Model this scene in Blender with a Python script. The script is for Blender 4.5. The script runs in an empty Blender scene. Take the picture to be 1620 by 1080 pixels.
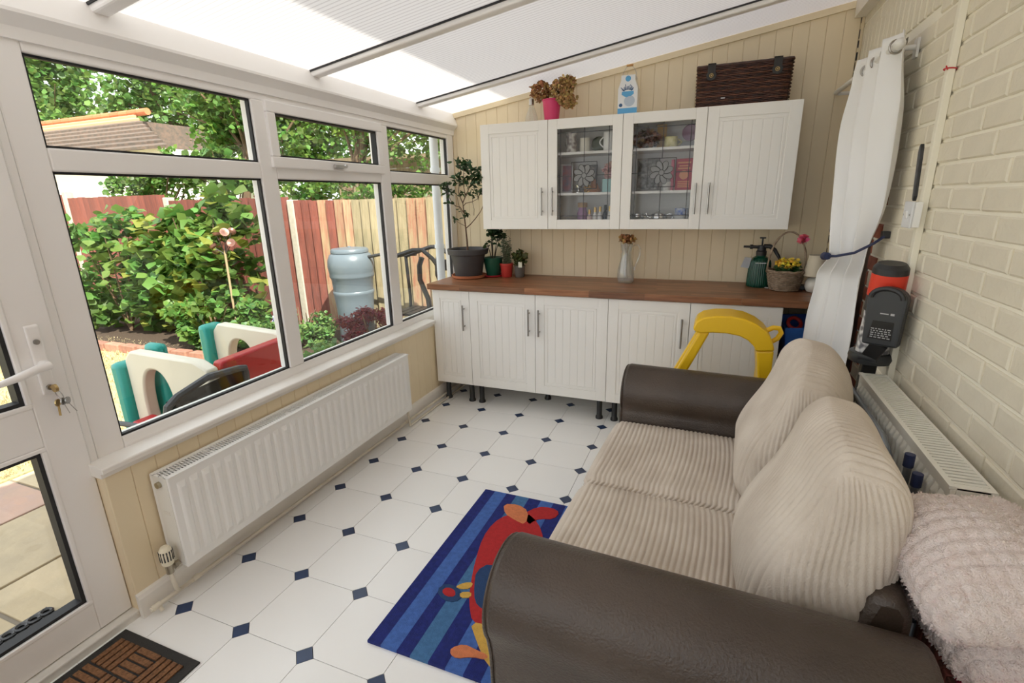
import bpy, bmesh, math, random
import numpy as np
from mathutils import Vector, Matrix, Euler
SC = bpy.context.scene
COL = SC.collection
PI = math.pi

# ------------------------------------------------------------------ camera
cd = bpy.data.cameras.new('camera'); cam = bpy.data.objects.new('camera', cd); COL.objects.link(cam)
yaw, pitch, roll = [math.radians(a) for a in (-21.9057, -16.0080, -1.2866)]
fw = Vector((math.sin(yaw)*math.cos(pitch), math.cos(yaw)*math.cos(pitch), math.sin(pitch)))
rt = Vector((math.cos(yaw), -math.sin(yaw), 0)); up = rt.cross(fw)
r2 = rt*math.cos(roll)+up*math.sin(roll); u2 = up*math.cos(roll)-rt*math.sin(roll)
M = Matrix((r2, u2, -fw)).transposed().to_4x4(); M.translation = (1.96639, -3.74058, 1.50323)
cam.matrix_world = M
cd.sensor_fit = 'HORIZONTAL'; cd.sensor_width = 36.0; cd.lens = 788.22/1620*36; cd.clip_start = 0.02; cd.clip_end = 300
SC.camera = cam
# ------------------------------------------------------------------ sky, sun, exposure
W = bpy.data.worlds.new('sky'); SC.world = W; W.use_nodes = True
bg = W.node_tree.nodes['Background']; bg.inputs[0].default_value = (0.95, 0.965, 1.0, 1); bg.inputs[1].default_value = 0.85
sd = bpy.data.lights.new('sun', 'SUN'); so = bpy.data.objects.new('sun', sd); COL.objects.link(so)
sd.energy = 4.0; sd.angle = 0.009; sd.color = (1.0, 0.95, 0.86)
SUN = Vector((1.0, -0.62, 1.25)).normalized()
so.rotation_euler = SUN.to_track_quat('Z', 'Y').to_euler(); so.location = (6, -4, 8)
SC.view_settings.view_transform = 'Standard'; SC.view_settings.look = 'None'
SC.view_settings.exposure = 1.36; SC.view_settings.gamma = 1.0; SC.view_settings.use_curve_mapping = False
SC.cycles.use_denoising = True; SC.cycles.max_bounces = 10; SC.cycles.diffuse_bounces = 6
SC.cycles.transparent_max_bounces = 24; SC.cycles.sample_clamp_indirect = 6.0
SC.cycles.caustics_reflective = False; SC.cycles.caustics_refractive = False

# ------------------------------------------------------------------ materials
MATS = {}
def nt(name):
    m = bpy.data.materials.new(name); m.use_nodes = True; t = m.node_tree
    b = t.nodes['Principled BSDF']; return m, t, b
def lk(t, a, b): t.links.new(a, b)
def mat(name, col, rough=0.5, metal=0.0, var=0.0, vscale=8.0, bump=0.0, bscale=60.0, rnd=0.0, spec=0.5, col2=None, aniso=None, coat=0.0, alpha=None, detail=4.0, isl=0.0):
    """principled colour with noise wear (var / col2), fine relief (bump), per-object (rnd) and per-island (isl) variation"""
    if name in MATS: return MATS[name]
    m, t, b = nt(name); n = t.nodes
    b.inputs['Roughness'].default_value = rough; b.inputs['Metallic'].default_value = metal
    b.inputs['Specular IOR Level'].default_value = spec; b.inputs['Coat Weight'].default_value = coat
    b.inputs['Base Color'].default_value = (*col, 1)
    tc = n.new('ShaderNodeTexCoord'); vec = tc.outputs['Object']
    if aniso:
        mp = n.new('ShaderNodeMapping'); mp.inputs['Scale'].default_value = aniso; lk(t, vec, mp.inputs[0]); vec = mp.outputs[0]
    out = None
    if var > 0 or col2:
        nz = n.new('ShaderNodeTexNoise'); nz.inputs['Scale'].default_value = vscale; nz.inputs['Detail'].default_value = detail; lk(t, vec, nz.inputs['Vector'])
        cr = n.new('ShaderNodeValToRGB'); lk(t, nz.outputs['Fac'], cr.inputs[0])
        c2 = col2 if col2 else [min(1, c*(1-var)) for c in col]
        cr.color_ramp.elements[0].position = 0.35; cr.color_ramp.elements[1].position = 0.65
        cr.color_ramp.elements[0].color = (*c2, 1); cr.color_ramp.elements[1].color = (*col, 1)
        out = cr.outputs[0]
    if rnd > 0 or isl > 0:
        hs = n.new('ShaderNodeHueSaturation')
        if out: lk(t, out, hs.inputs['Color'])
        else: hs.inputs['Color'].default_value = (*col, 1)
        if rnd > 0: src = n.new('ShaderNodeObjectInfo').outputs['Random']; a = rnd
        else: src = n.new('ShaderNodeNewGeometry').outputs['Random Per Island']; a = isl
        mr = n.new('ShaderNodeMapRange'); mr.inputs['To Min'].default_value = 1-a; mr.inputs['To Max'].default_value = 1+a
        lk(t, src, mr.inputs[0]); lk(t, mr.outputs[0], hs.inputs['Value'])
        if isl > 0:
            m2 = n.new('ShaderNodeMapRange'); m2.inputs['To Min'].default_value = 0.47; m2.inputs['To Max'].default_value = 0.53
            mm = n.new('ShaderNodeMath'); mm.operation = 'FRACT'; mx = n.new('ShaderNodeMath'); mx.operation = 'MULTIPLY'; mx.inputs[1].default_value = 7.13
            lk(t, src, mx.inputs[0]); lk(t, mx.outputs[0], mm.inputs[0]); lk(t, mm.outputs[0], m2.inputs[0]); lk(t, m2.outputs[0], hs.inputs['Hue'])
        out = hs.outputs[0]
    if out: lk(t, out, b.inputs['Base Color'])
    if bump > 0:
        nb = n.new('ShaderNodeTexNoise'); nb.inputs['Scale'].default_value = bscale; nb.inputs['Detail'].default_value = 5; lk(t, vec, nb.inputs['Vector'])
        bp = n.new('ShaderNodeBump'); bp.inputs['Strength'].default_value = bump; bp.inputs['Distance'].default_value = 0.01
        lk(t, nb.outputs['Fac'], bp.inputs['Height']); lk(t, bp.outputs[0], b.inputs['Normal'])
    MATS[name] = m; return m
def leafmat(name, col, isl=0.45, trans=0.45):
    if name in MATS: return MATS[name]
    m = mat(name, col, 0.45, isl=isl); t = m.node_tree; n = t.nodes; b = n['Principled BSDF']
    tr = n.new('ShaderNodeBsdfTranslucent'); mx = n.new('ShaderNodeMixShader'); mx.inputs[0].default_value = trans
    lk(t, b.inputs['Base Color'].links[0].from_socket, tr.inputs[0])
    lk(t, b.outputs[0], mx.inputs[1]); lk(t, tr.outputs[0], mx.inputs[2]); lk(t, mx.outputs[0], n['Material Output'].inputs[0]); return m
def glassmat(name, tint=(1, 1, 1), refl=0.035, rough=0.0, haze=0.0):
    """thin pane: clear see-through plus mirror reflection by angle"""
    if name in MATS: return MATS[name]
    m, t, b = nt(name); n = t.nodes; n.remove(b)
    tr = n.new('ShaderNodeBsdfTransparent'); tr.inputs[0].default_value = (*tint, 1)
    gl = n.new('ShaderNodeBsdfGlossy'); gl.inputs['Roughness'].default_value = rough
    lw = n.new('ShaderNodeLayerWeight'); lw.inputs[0].default_value = 0.5
    pw = n.new('ShaderNodeMath'); pw.operation = 'POWER'; pw.inputs[1].default_value = 5.0; lk(t, lw.outputs['Facing'], pw.inputs[0])
    fs = n.new('ShaderNodeMath'); fs.operation = 'MULTIPLY_ADD'; fs.inputs[1].default_value = 1-refl; fs.inputs[2].default_value = refl; lk(t, pw.outputs[0], fs.inputs[0])
    mx = n.new('ShaderNodeMixShader'); lk(t, fs.outputs[0], mx.inputs[0]); lk(t, tr.outputs[0], mx.inputs[1]); lk(t, gl.outputs[0], mx.inputs[2])
    o = mx.outputs[0]
    if haze:
        df = n.new('ShaderNodeBsdfDiffuse'); df.inputs[0].default_value = (0.9, 0.9, 0.9, 1); m2 = n.new('ShaderNodeMixShader'); m2.inputs[0].default_value = haze
        lk(t, o, m2.inputs[1]); lk(t, df.outputs[0], m2.inputs[2]); o = m2.outputs[0]
    lk(t, o, n['Material Output'].inputs[0]); MATS[name] = m; return m

M_UPVC = mat('white_upvc', (0.88, 0.865, 0.85), 0.35)
M_GASK = mat('black_gasket', (0.012, 0.012, 0.014), 0.6)
M_GLASS = glassmat('window_glass', (0.97, 0.985, 0.975))
M_CREAM = mat('cream_boards', (0.81, 0.69, 0.48), 0.5, var=0.04, vscale=3, rnd=0.015)
M_CREAMW = mat('cream_back_boards', (0.81, 0.69, 0.485), 0.5, var=0.04, vscale=3, rnd=0.015)
M_TRIMW = mat('white_gloss_trim', (0.84, 0.81, 0.76), 0.35, var=0.05, vscale=6)
M_TILE = mat('white_tile', (0.88, 0.875, 0.86), 0.28, var=0.02, vscale=2, bump=0.03, bscale=30, rnd=0.012)
M_DOT = mat('navy_tile', (0.022, 0.045, 0.115), 0.3, var=0.2, vscale=12, rnd=0.15)
M_GROUT = mat('dark_grout', (0.10, 0.09, 0.08), 0.8)
M_BRICK = mat('cream_painted_brick', (0.78, 0.725, 0.595), 0.6, var=0.05, vscale=9, bump=0.35, bscale=55, rnd=0.02)
M_MORT = mat('cream_painted_mortar', (0.90, 0.86, 0.74), 0.6, bump=0.3, bscale=50)
M_RED = mat('red_brick', (0.36, 0.11, 0.065), 0.8, var=0.35, vscale=14, bump=0.4, bscale=70, rnd=0.2)
M_CAB = mat('white_foil_cabinet', (0.88, 0.87, 0.84), 0.35, bump=0.03, bscale=150)
M_CABIN = mat('white_carcass', (0.84, 0.83, 0.80), 0.45)
M_STEEL = mat('brushed_steel', (0.42, 0.41, 0.40), 0.32, 1.0)
M_BLACK = mat('black_plastic', (0.02, 0.02, 0.022), 0.45)
M_DGREY = mat('dark_grey_plastic', (0.035, 0.038, 0.042), 0.4)
M_RADW = mat('white_radiator_enamel', (0.86, 0.86, 0.84), 0.3)
M_RADC = mat('cream_radiator_enamel', (0.82, 0.80, 0.72), 0.35)
M_SLOT = mat('dark_slot', (0.05, 0.05, 0.05), 0.7)
M_LEATH = mat('dark_brown_leather', (0.042, 0.028, 0.020), 0.34, col2=(0.074, 0.053, 0.039), vscale=3.0, bump=0.30, bscale=160, detail=8)
M_CORD = mat('beige_corduroy', (0.64, 0.565, 0.485), 0.85, col2=(0.53, 0.455, 0.38), vscale=5, bump=0.2, bscale=250)
M_NAVY = mat('navy_plastic', (0.02, 0.03, 0.09), 0.5)
M_WHITEC = mat('white_ceramic', (0.85, 0.85, 0.83), 0.2)

def board_wood(name, c1, c2, axis='x'):
    m, t, b = nt(name); n = t.nodes
    tc = n.new('ShaderNodeTexCoord'); mp = n.new('ShaderNodeMapping'); mp.inputs['Scale'].default_value = (1.2, 18, 18) if axis == 'x' else (18, 18, 1.2)
    nz = n.new('ShaderNodeTexNoise'); nz.inputs['Scale'].default_value = 3; nz.inputs['Detail'].default_value = 6
    cr = n.new('ShaderNodeValToRGB'); cr.color_ramp.elements[0].color = (*c1, 1); cr.color_ramp.elements[1].color = (*c2, 1)
    cr.color_ramp.elements[0].position = 0.3; cr.color_ramp.elements[1].position = 0.7
    oi = n.new('ShaderNodeObjectInfo'); hs = n.new('ShaderNodeHueSaturation'); mr = n.new('ShaderNodeMapRange'); mr.inputs['To Min'].default_value = 0.7; mr.inputs['To Max'].default_value = 1.3
    lk(t, tc.outputs['Object'], mp.inputs[0]); lk(t, mp.outputs[0], nz.inputs['Vector']); lk(t, nz.outputs['Fac'], cr.inputs[0]); lk(t, cr.outputs[0], hs.inputs['Color'])
    lk(t, oi.outputs['Random'], mr.inputs[0]); lk(t, mr.outputs[0], hs.inputs['Value']); lk(t, hs.outputs[0], b.inputs['Base Color'])
    b.inputs['Roughness'].default_value = 0.35; MATS[name] = m; return m
M_WALNUT = board_wood('walnut_block', (0.17, 0.062, 0.026), (0.36, 0.165, 0.078))

# ------------------------------------------------------------------ geometry helpers
class MB:
    def __init__(s): s.v = []; s.f = []; s.m = []; s.mi = 0
    def add(s, vs, fs):
        o = len(s.v); s.v += [tuple(p) for p in vs]; s.f += [tuple(i+o for i in f) for f in fs]; s.m += [s.mi]*len(fs); return s
    def box(s, x0, x1, y0, y1, z0, z1):
        return s.add([(x0,y0,z0),(x1,y0,z0),(x1,y1,z0),(x0,y1,z0),(x0,y0,z1),(x1,y0,z1),(x1,y1,z1),(x0,y1,z1)],
                     [(0,3,2,1),(4,5,6,7),(0,1,5,4),(1,2,6,5),(2,3,7,6),(3,0,4,7)])
    def bar(s, p0, p1, w, h, upv=(0,0,1)):
        p0 = Vector(p0); p1 = Vector(p1); d = (p1-p0).normalized(); sd = d.cross(Vector(upv))
        if sd.length < 1e-4: sd = d.cross(Vector((1,0,0)))
        sd.normalize(); u = sd.cross(d); a = sd*w/2; b = u*h/2
        return s.add([p0-a-b,p0+a-b,p0+a+b,p0-a+b,p1-a-b,p1+a-b,p1+a+b,p1-a+b],[(0,1,2,3),(7,6,5,4),(0,4,5,1),(1,5,6,2),(2,6,7,3),(3,7,4,0)])
    def cyl(s, p0, p1, r0, r1=None, n=16, caps=True):
        r1 = r0 if r1 is None else r1
        p0 = Vector(p0); p1 = Vector(p1); d = (p1-p0).normalized(); a = d.orthogonal().normalized(); b = d.cross(a)
        vs = []
        for p, r in ((p0,r0),(p1,r1)):
            for i in range(n):
                t = 2*PI*i/n; vs.append(p+(a*math.cos(t)+b*math.sin(t))*r)
        fs = [(i,(i+1)%n,n+(i+1)%n,n+i) for i in range(n)]
        if caps: fs += [tuple(range(n))[::-1], tuple(range(n,2*n))]
        return s.add(vs, fs)
    def tube(s, pts, r, n=8, closed=False, caps=True):
        pts = [Vector(p) for p in pts]; m = len(pts); rr = r if isinstance(r,(list,tuple)) else [r]*m
        vs = []; pa = None
        for k,p in enumerate(pts):
            if closed: d = pts[(k+1)%m]-pts[k-1]
            else: d = pts[min(k+1,m-1)]-pts[max(k-1,0)]
            d.normalize()
            if pa is None: a = d.orthogonal().normalized()
            else:
                a = pa-d*pa.dot(d)
                a = a.normalized() if a.length > 1e-6 else d.orthogonal().normalized()
            pa = a; b = d.cross(a)
            for i in range(n):
                t = 2*PI*i/n; vs.append(p+(a*math.cos(t)+b*math.sin(t))*rr[k])
        fs = []
        for k in range(m if closed else m-1):
            k2 = (k+1)%m
            fs += [(k*n+i,k*n+(i+1)%n,k2*n+(i+1)%n,k2*n+i) for i in range(n)]
        if caps and not closed: fs += [tuple(range(n))[::-1], tuple(range((m-1)*n,m*n))]
        return s.add(vs, fs)
    def lathe(s, prof, c=(0,0,0), n=24, sx=1, sy=1):
        vs = []
        for r,z in prof:
            for i in range(n):
                t = 2*PI*i/n; vs.append((c[0]+r*sx*math.cos(t), c[1]+r*sy*math.sin(t), c[2]+z))
        fs = []
        for k in range(len(prof)-1):
            fs += [(k*n+i,k*n+(i+1)%n,(k+1)*n+(i+1)%n,(k+1)*n+i) for i in range(n)]
        if prof[0][0] > 1e-6: fs.append(tuple(range(n))[::-1])
        if prof[-1][0] > 1e-6: fs.append(tuple(range((len(prof)-1)*n,len(prof)*n)))
        return s.add(vs, fs)
    def prism(s, poly, axis, a, b):
        """poly = 2-D outline; axis 'x': (y,z), 'y': (x,z), 'z': (x,y); extruded from a to b"""
        f = {'x': lambda p,t:(t,p[0],p[1]), 'y': lambda p,t:(p[0],t,p[1]), 'z': lambda p,t:(p[0],p[1],t)}[axis]
        n = len(poly); vs = [f(p,a) for p in poly]+[f(p,b) for p in poly]
        return s.add(vs, [tuple(range(n))[::-1], tuple(range(n,2*n))]+[(i,(i+1)%n,n+(i+1)%n,n+i) for i in range(n)])
    def sphere(s, c, rx, ry=None, rz=None, n=14, m=9):
        ry = ry or rx; rz = rz or rx
        pr = [(max(1e-7,math.sin(PI*k/m)), -math.cos(PI*k/m)) for k in range(m+1)]
        vs = []
        for r,z in pr:
            for i in range(n):
                t = 2*PI*i/n; vs.append((c[0]+rx*r*math.cos(t), c[1]+ry*r*math.sin(t), c[2]+rz*z))
        return s.add(vs, [(k*n+i,k*n+(i+1)%n,(k+1)*n+(i+1)%n,(k+1)*n+i) for k in range(m) for i in range(n)])
    def torus(s, c, R, r, axis=(0,0,1), n=24, k=8, a0=0, a1=2*PI):
        ax = Vector(axis).normalized(); a = ax.orthogonal().normalized(); b = ax.cross(a); full = abs(a1-a0-2*PI) < 1e-6
        pts = [Vector(c)+(a*math.cos(a0+(a1-a0)*i/n)+b*math.sin(a0+(a1-a0)*i/n))*R for i in range(n if full else n+1)]
        return s.tube(pts, r, k, closed=full)
    def grid(s, fn, nu, nv, cu=False):
        vs = [fn(i/(nu if cu else nu), j/nv) for j in range(nv+1) for i in range(nu if cu else nu+1)]
        w = nu if cu else nu+1
        return s.add(vs, [(j*w+i, j*w+(i+1)%w, (j+1)*w+(i+1)%w, (j+1)*w+i) for j in range(nv) for i in range(nu)])
    def xf(s, mat_, start=0):
        s.v[start:] = [tuple(mat_ @ Vector(p)) for p in s.v[start:]]; return s
    def build(s, name, mt, parent=None, smooth=False, bevel=0.0, local=False, fix=True, merge=False, solid=0.0):
        me = bpy.data.meshes.new(name); me.from_pydata(s.v, [], s.f)
        for q in (mt if isinstance(mt,(list,tuple)) else [mt]): me.materials.append(q)
        me.polygons.foreach_set('material_index', s.m)
        if fix or merge:
            bm = bmesh.new(); bm.from_mesh(me)
            if merge: bmesh.ops.remove_doubles(bm, verts=bm.verts, dist=1e-5)
            if fix: bmesh.ops.recalc_face_normals(bm, faces=bm.faces)
            bm.to_mesh(me); bm.free()
        if smooth:
            me.polygons.foreach_set('use_smooth', [True]*len(me.polygons))
            if smooth != 'all':
                try: me.set_sharp_from_angle(angle=math.radians(40 if smooth is True else smooth))
                except Exception: pass
        o = bpy.data.objects.new(name, me); COL.objects.link(o)
        if solid: md = o.modifiers.new('s','SOLIDIFY'); md.thickness = solid
        if bevel:
            md = o.modifiers.new('b','BEVEL'); md.width = bevel; md.segments = 2; md.limit_method = 'ANGLE'
        if parent is not None: attach(o, parent, local)
        return o
def wm(o):
    m = Matrix.LocRotScale(o.location, o.rotation_euler, o.scale)
    return (wm(o.parent) @ o.matrix_parent_inverse @ m) if o.parent else m
def attach(o, parent, local=False):
    o.parent = parent
    if not local: o.matrix_parent_inverse = wm(parent).inverted()
def tag(o, label, cat, group=None, kind=None):
    if label: o['label'] = label
    if cat: o['category'] = cat
    if group: o['group'] = group
    if kind: o['kind'] = kind
    return o
def thing(name, label, cat, loc=(0,0,0), rz=0.0, group=None, kind=None):
    o = bpy.data.objects.new(name, None); COL.objects.link(o); o.location = loc; o.rotation_euler = (0,0,rz); o.empty_display_size = 0.05
    return tag(o, label, cat, group, kind)
def struct(name, label=None):
    o = bpy.data.objects.new(name, None); COL.objects.link(o); o.empty_display_size = 0.05; o['kind'] = 'structure'
    if label: o['label'] = label
    return o
def B(*a): return MB().box(*a)
def inst(me, name, parent, loc, rot=(0,0,0), mt=None):
    o = bpy.data.objects.new(name, me); COL.objects.link(o); o.location = loc; o.rotation_euler = rot; o.parent = parent
    if parent is not None: o.matrix_parent_inverse = wm(parent).inverted()
    return o
def clip(poly, x0, x1, y0, y1):
    for ax, lim, sg in ((0,x0,1),(0,x1,-1),(1,y0,1),(1,y1,-1)):
        out = []
        for i in range(len(poly)):
            p, q = poly[i-1], poly[i]; a, b = sg*(p[ax]-lim), sg*(q[ax]-lim)
            if (a >= 0) != (b >= 0):
                t = a/(a-b); out.append((p[0]+(q[0]-p[0])*t, p[1]+(q[1]-p[1])*t))
            if b >= 0: out.append(q)
        poly = out
        if not poly: return []
    return poly
def poly_area(p): return abs(sum(p[i-1][0]*p[i][1]-p[i][0]*p[i-1][1] for i in range(len(p))))/2

XL, XR, YB, YF = 0.06, 2.665, 0.0, -4.45        # inner faces of the room
def roofz(x): return 2.142+0.151*x
# ================================================================== FLOOR
fl = struct('floor')
B(-0.07, XR+0.12, YF, 0.02, -0.14, -0.004).build('floor_bed', M_GROUT, fl)
S, GX, GY, D, G = 0.3, 0.1692, -2.7525, 0.037, 0.0011
def add_tile(poly, name, mt):
    poly = clip(poly, 0.0, XR-0.002, YF+0.01, YB-0.001)
    if len(poly) < 3 or poly_area(poly) < 2e-5: return
    cx = sum(p[0] for p in poly)/len(poly); cy = sum(p[1] for p in poly)/len(poly)
    m = MB().prism([(p[0]-cx, p[1]-cy) for p in poly], 'z', -0.008, 0.0)
    o = m.build(name, mt); o.location = (cx, cy, 0); attach(o, fl)
for i in range(-1, 9):
    for j in range(-4, 10):
        x0, y0, x1, y1 = GX+i*S+G, GY+j*S+G, GX+(i+1)*S-G, GY+(j+1)*S-G
        add_tile([(x0+D,y0),(x1-D,y0),(x1,y0+D),(x1,y1-D),(x1-D,y1),(x0+D,y1),(x0,y1-D),(x0,y0+D)], 'tile', M_TILE)
for i in range(-1, 9):
    for j in range(-4, 10):
        x, y, d = GX+i*S, GY+j*S, D-0.0012
        add_tile([(x-d,y),(x,y-d),(x+d,y),(x,y+d)], 'tile_inset', M_DOT)

# ================================================================== LEFT WALL (dwarf wall, sill, skirting, glazing)
wl = struct('wall_left')
B(-0.1, 0.048, -2.84, 0.0, -0.14, 0.60).build('wall_core', M_CREAM, wl)
rnd = random.Random(4)
bw = 0.0875
def tng(y0, y1, z0, z1):      # one board of the left wall, chamfered edges
    c = 0.0022
    return [(0.048,y0),(XL-c,y0),(XL,y0+c),(XL,y1-c),(XL-c,y1),(0.048,y1)]
y = -2.84
while y < -0.001:
    y1 = min(y+bw, -0.0005)
    MB().prism(tng(y+0.0003, y1-0.0003, 0, 0), 'z', 0.0, 0.60).build('board', M_CREAM, wl)
    y += bw
sk = MB().prism([(XL,0.0),(XL+0.018,0.0),(XL+0.018,0.085),(XL+0.012,0.100),(XL,0.104)], 'y', -2.845, -0.001)
o = sk.build('baseboard_left', M_TRIMW); o['kind'] = 'structure'
sl = MB().prism([(-0.0,0.600),(0.070,0.600),(0.070,0.618),(0.086,0.620),(0.086,0.638),(0.082,0.642),(-0.0,0.648)], 'y', -2.852, -0.590)
o = sl.build('trim_1', M_TRIMW, bevel=0.002); o['kind'] = 'structure'; o['label'] = 'white painted window sill board'
# glazing frame of the long window
wn = struct('window_1')
def fr(name, y0, y1, z0, z1, x0=-0.07, x1=0.0, mt=M_UPVC, bv=0.006, parent=None):
    return B(x0, x1, y0, y1, z0, z1).build(name, mt, parent or wn, bevel=bv)
PAN = [(-2.722,-1.905),(-1.812,-0.980),(-0.880,-0.095)]
fr('jamb', -2.812, -2.722, 0.601, 1.99); fr('jamb', -0.095, -0.001, 0.601, 1.99)
fr('mullion', -1.905, -1.812, 0.688, 1.958); fr('mullion', -0.980, -0.880, 0.688, 1.958)
MB().prism([(-0.07,0.601),(-0.001,0.601),(-0.001,0.640),(0.004,0.642),(0.004,0.655),(-0.004,0.688),(-0.07,0.688)], 'y', -2.722, -0.095).build('bottom_rail', M_UPVC, wn, bevel=0.003)
fr('head', -2.722, -0.095, 1.956, 1.99)
for a, b in PAN: fr('transom', a, b, 1.617, 1.688)
def gasket(a, b, z0, z1, x=-0.030, parent=None, g=0.008, x1=-0.012):
    m = MB(); m.box(x, x1, a, b, z1-g, z1); m.box(x, x1, a, b, z0, z0+g); m.box(x, x1, a, a+g, z0+g, z1-g); m.box(x, x1, b-g, b, z0+g, z1-g)
    m.build('gasket', M_GASK, parent or wn); B(-0.036, -0.030, a, b, z0, z1).build('pane', M_GLASS, parent or wn)
for k, (a, b) in enumerate(PAN):
    gasket(a, b, 0.688, 1.617)
    if k != 1: gasket(a, b, 1.688, 1.956)
# opening sash in the middle bay
sa, sb, z0, z1, w = -1.840, -0.958, 1.668, 1.962, 0.05
m = MB(); m.box(-0.04, 0.016, sa, sb, z1-w, z1); m.box(-0.04, 0.016, sa, sb, z0, z0+w); m.box(-0.04, 0.016, sa, sa+w, z0+w, z1-w); m.box(-0.04, 0.016, sb-w, sb, z0+w, z1-w)
sash = m.build('opening_sash', M_UPVC, wn, bevel=0.005)
gasket(sa+w, sb-w, z0+w, z1-w, x1=0.004, parent=sash)
m = MB(); m.box(0.016, 0.026, -1.43, -1.36, 1.682, 1.70); m.bar((0.034,-1.44,1.690),(0.034,-1.35,1.690),0.012,0.012); m.cyl((0.02,-1.345,1.695),(0.036,-1.345,1.695),0.009)
m.build('window_handle', mat('satin_chrome',(0.6,0.59,0.57),0.3,1.0), sash, smooth=True)
# eaves beam above the glazing
eb = MB().prism([(-0.14,1.985),(0.010,1.985),(0.014,2.018),(0.022,2.026),(0.046,2.050),(0.046,2.060),(0.012,2.146),(-0.14,2.125)], 'y', YF, -0.001)
o = eb.build('trim_2', M_UPVC, smooth=20); o['kind'] = 'structure'; o['label'] = 'white eaves beam above the long window'

# ================================================================== DOOR (white glazed garden door, closed)
dr = struct('door_1')
DY0, DY1 = -3.80, -2.815
M_THR = mat('worn_white_threshold', (0.78,0.76,0.71), 0.5, var=0.12, vscale=12)
def fd(name, y0, y1, z0, z1, x0=-0.065, x1=0.0, mt=M_UPVC, bv=0.005, parent=dr): return B(x0,x1,y0,y1,z0,z1).build(name, mt, parent, bevel=bv)
fd('frame_post', -2.838, -2.813, 0.0, 1.99, x1=0.004); fd('frame_post', DY0-0.06, DY0, 0.0, 1.99, x1=0.004); fd('frame_head', DY0, -2.838, 1.93, 1.99, x1=0.004)
fd('threshold', DY0-0.06, -2.813, -0.01, 0.030, -0.09, 0.050, M_THR)
lf = MB()
lf.box(-0.05,0.016,-2.950,-2.842,0.034,1.925); lf.box(-0.05,0.016,DY0+0.004,DY0+0.112,0.034,1.925)
lf.box(-0.05,0.016,DY0+0.112,-2.950,0.034,0.150); lf.box(-0.05,0.016,DY0+0.112,-2.950,0.765,0.900); lf.box(-0.05,0.016,DY0+0.112,-2.950,1.825,1.925)
leaf_ = lf.build('door_leaf', M_UPVC, dr, bevel=0.004)
for z0, z1 in ((0.150,0.765),(0.900,1.825)):
    m = MB(); y0, y1, g = DY0+0.112, -2.950, 0.014
    m.box(-0.01,0.020,y0,y1,z0,z0+g); m.box(-0.01,0.020,y0,y1,z1-g,z1); m.box(-0.01,0.020,y0,y0+g,z0+g,z1-g); m.box(-0.01,0.020,y1-g,y1,z0+g,z1-g)
    m.build('glazing_bead', M_UPVC, leaf_, bevel=0.003)
    gasket(y0+g, y1-g, z0+g, z1-g, x=-0.030, x1=0.010, parent=leaf_, g=0.012)
m = MB().prism([(0.016,0.93),(0.028,0.935),(0.028,1.155),(0.016,1.16)], 'y', -2.918, -2.882); pl = m.build('handle_plate', M_UPVC, leaf_, bevel=0.004)
m = MB(); m.cyl((0.028,-2.90,1.030),(0.055,-2.90,1.030),0.015); m.tube([(0.055,-2.895,1.030),(0.060,-2.93,1.028),(0.062,-2.98,1.018),(0.060,-3.03,1.010)],[0.014,0.013,0.012,0.009],10)
m.build('lever', M_UPVC, leaf_, smooth=True)
M_BRASS = mat('brass', (0.55,0.40,0.18), 0.3, 1.0)
m = MB(); m.cyl((0.026,-2.90,0.955),(0.036,-2.90,0.955),0.009); m.cyl((0.026,-2.90,1.105),(0.034,-2.90,1.105),0.008); m.build('lock_cylinder', M_STEEL, leaf_, smooth=True)
ky = thing('key_bunch', 'small bunch of keys hanging from the white door lock', 'keys', (0.045,-2.898,0.955))
m = MB(); m.cyl((0.036,-2.90,0.955),(0.058,-2.90,0.955),0.003); m.cyl((0.058,-2.904,0.955),(0.058,-2.896,0.955),0.013); m.build('inserted_key', M_BRASS, ky)
MB().torus((0.056,-2.893,0.930),0.018,0.0015,(0,1,0.2)).build('ring', M_STEEL, ky, smooth=True)
for dy, mt in ((-0.01,M_BRASS),(0.004,M_STEEL),(0.015,M_STEEL)):
    m = MB(); m.cyl((0.054+dy*0.2,-2.893+dy,0.905),(0.057+dy*0.2,-2.891+dy,0.905),0.012); m.bar((0.056+dy*0.2,-2.892+dy,0.897),(0.058+dy*0.3,-2.888+dy*1.7,0.862),0.007,0.002); m.build('key', mt, ky)
# unseen side past the door, glazing added to let in more light
w2 = struct('added_side_window')
fr('jamb', YF, YF+0.1, 0.648, 1.99, parent=w2); fr('jamb', DY0-0.16, DY0-0.062, 0.648, 1.99, parent=w2); fr('bottom_rail', YF+0.1, DY0-0.16, 0.60, 0.70, parent=w2); fr('head', YF+0.1, DY0-0.16, 1.9, 1.99, parent=w2)
B(-0.036,-0.030,YF+0.1,DY0-0.16,0.70,1.90).build('pane', M_GLASS, w2)
B(-0.1,XL,YF,DY0-0.062,-0.14,0.60).build('wall_core', M_CREAM, wl)

# ================================================================== BACK WALL
wb = struct('wall_back')
MB().prism([(-0.10,-0.14),(XR+0.1,-0.14),(XR+0.1,roofz(XR+0.1)-0.01),(-0.10,roofz(-0.1)-0.01)], 'y', 0.012, 0.16).build('wall_core', M_CREAMW, wb)
x = 0.031-bw
while x < 2.648:
    a, b = max(x, 0.0)+0.0003, min(x+bw, 2.648)-0.0003
    if b-a > 0.004:
        c = 0.0022
        m = MB(); za, zb = roofz(a)-0.014, roofz(b)-0.014
        m.add([(a,.012,0),(a,c,0),(a+c,0,0),(b-c,0,0),(b,c,0),(b,.012,0),(a,.012,za),(a,c,za),(a+c,0,za),(b-c,0,zb),(b,c,zb),(b,.012,zb)],
              [(0,1,2,3,4,5),(11,10,9,8,7,6)]+[(i,(i+1)%6,6+(i+1)%6,6+i) for i in range(6)])
        m.build('board', M_CREAMW, wb)
    x += bw
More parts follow.
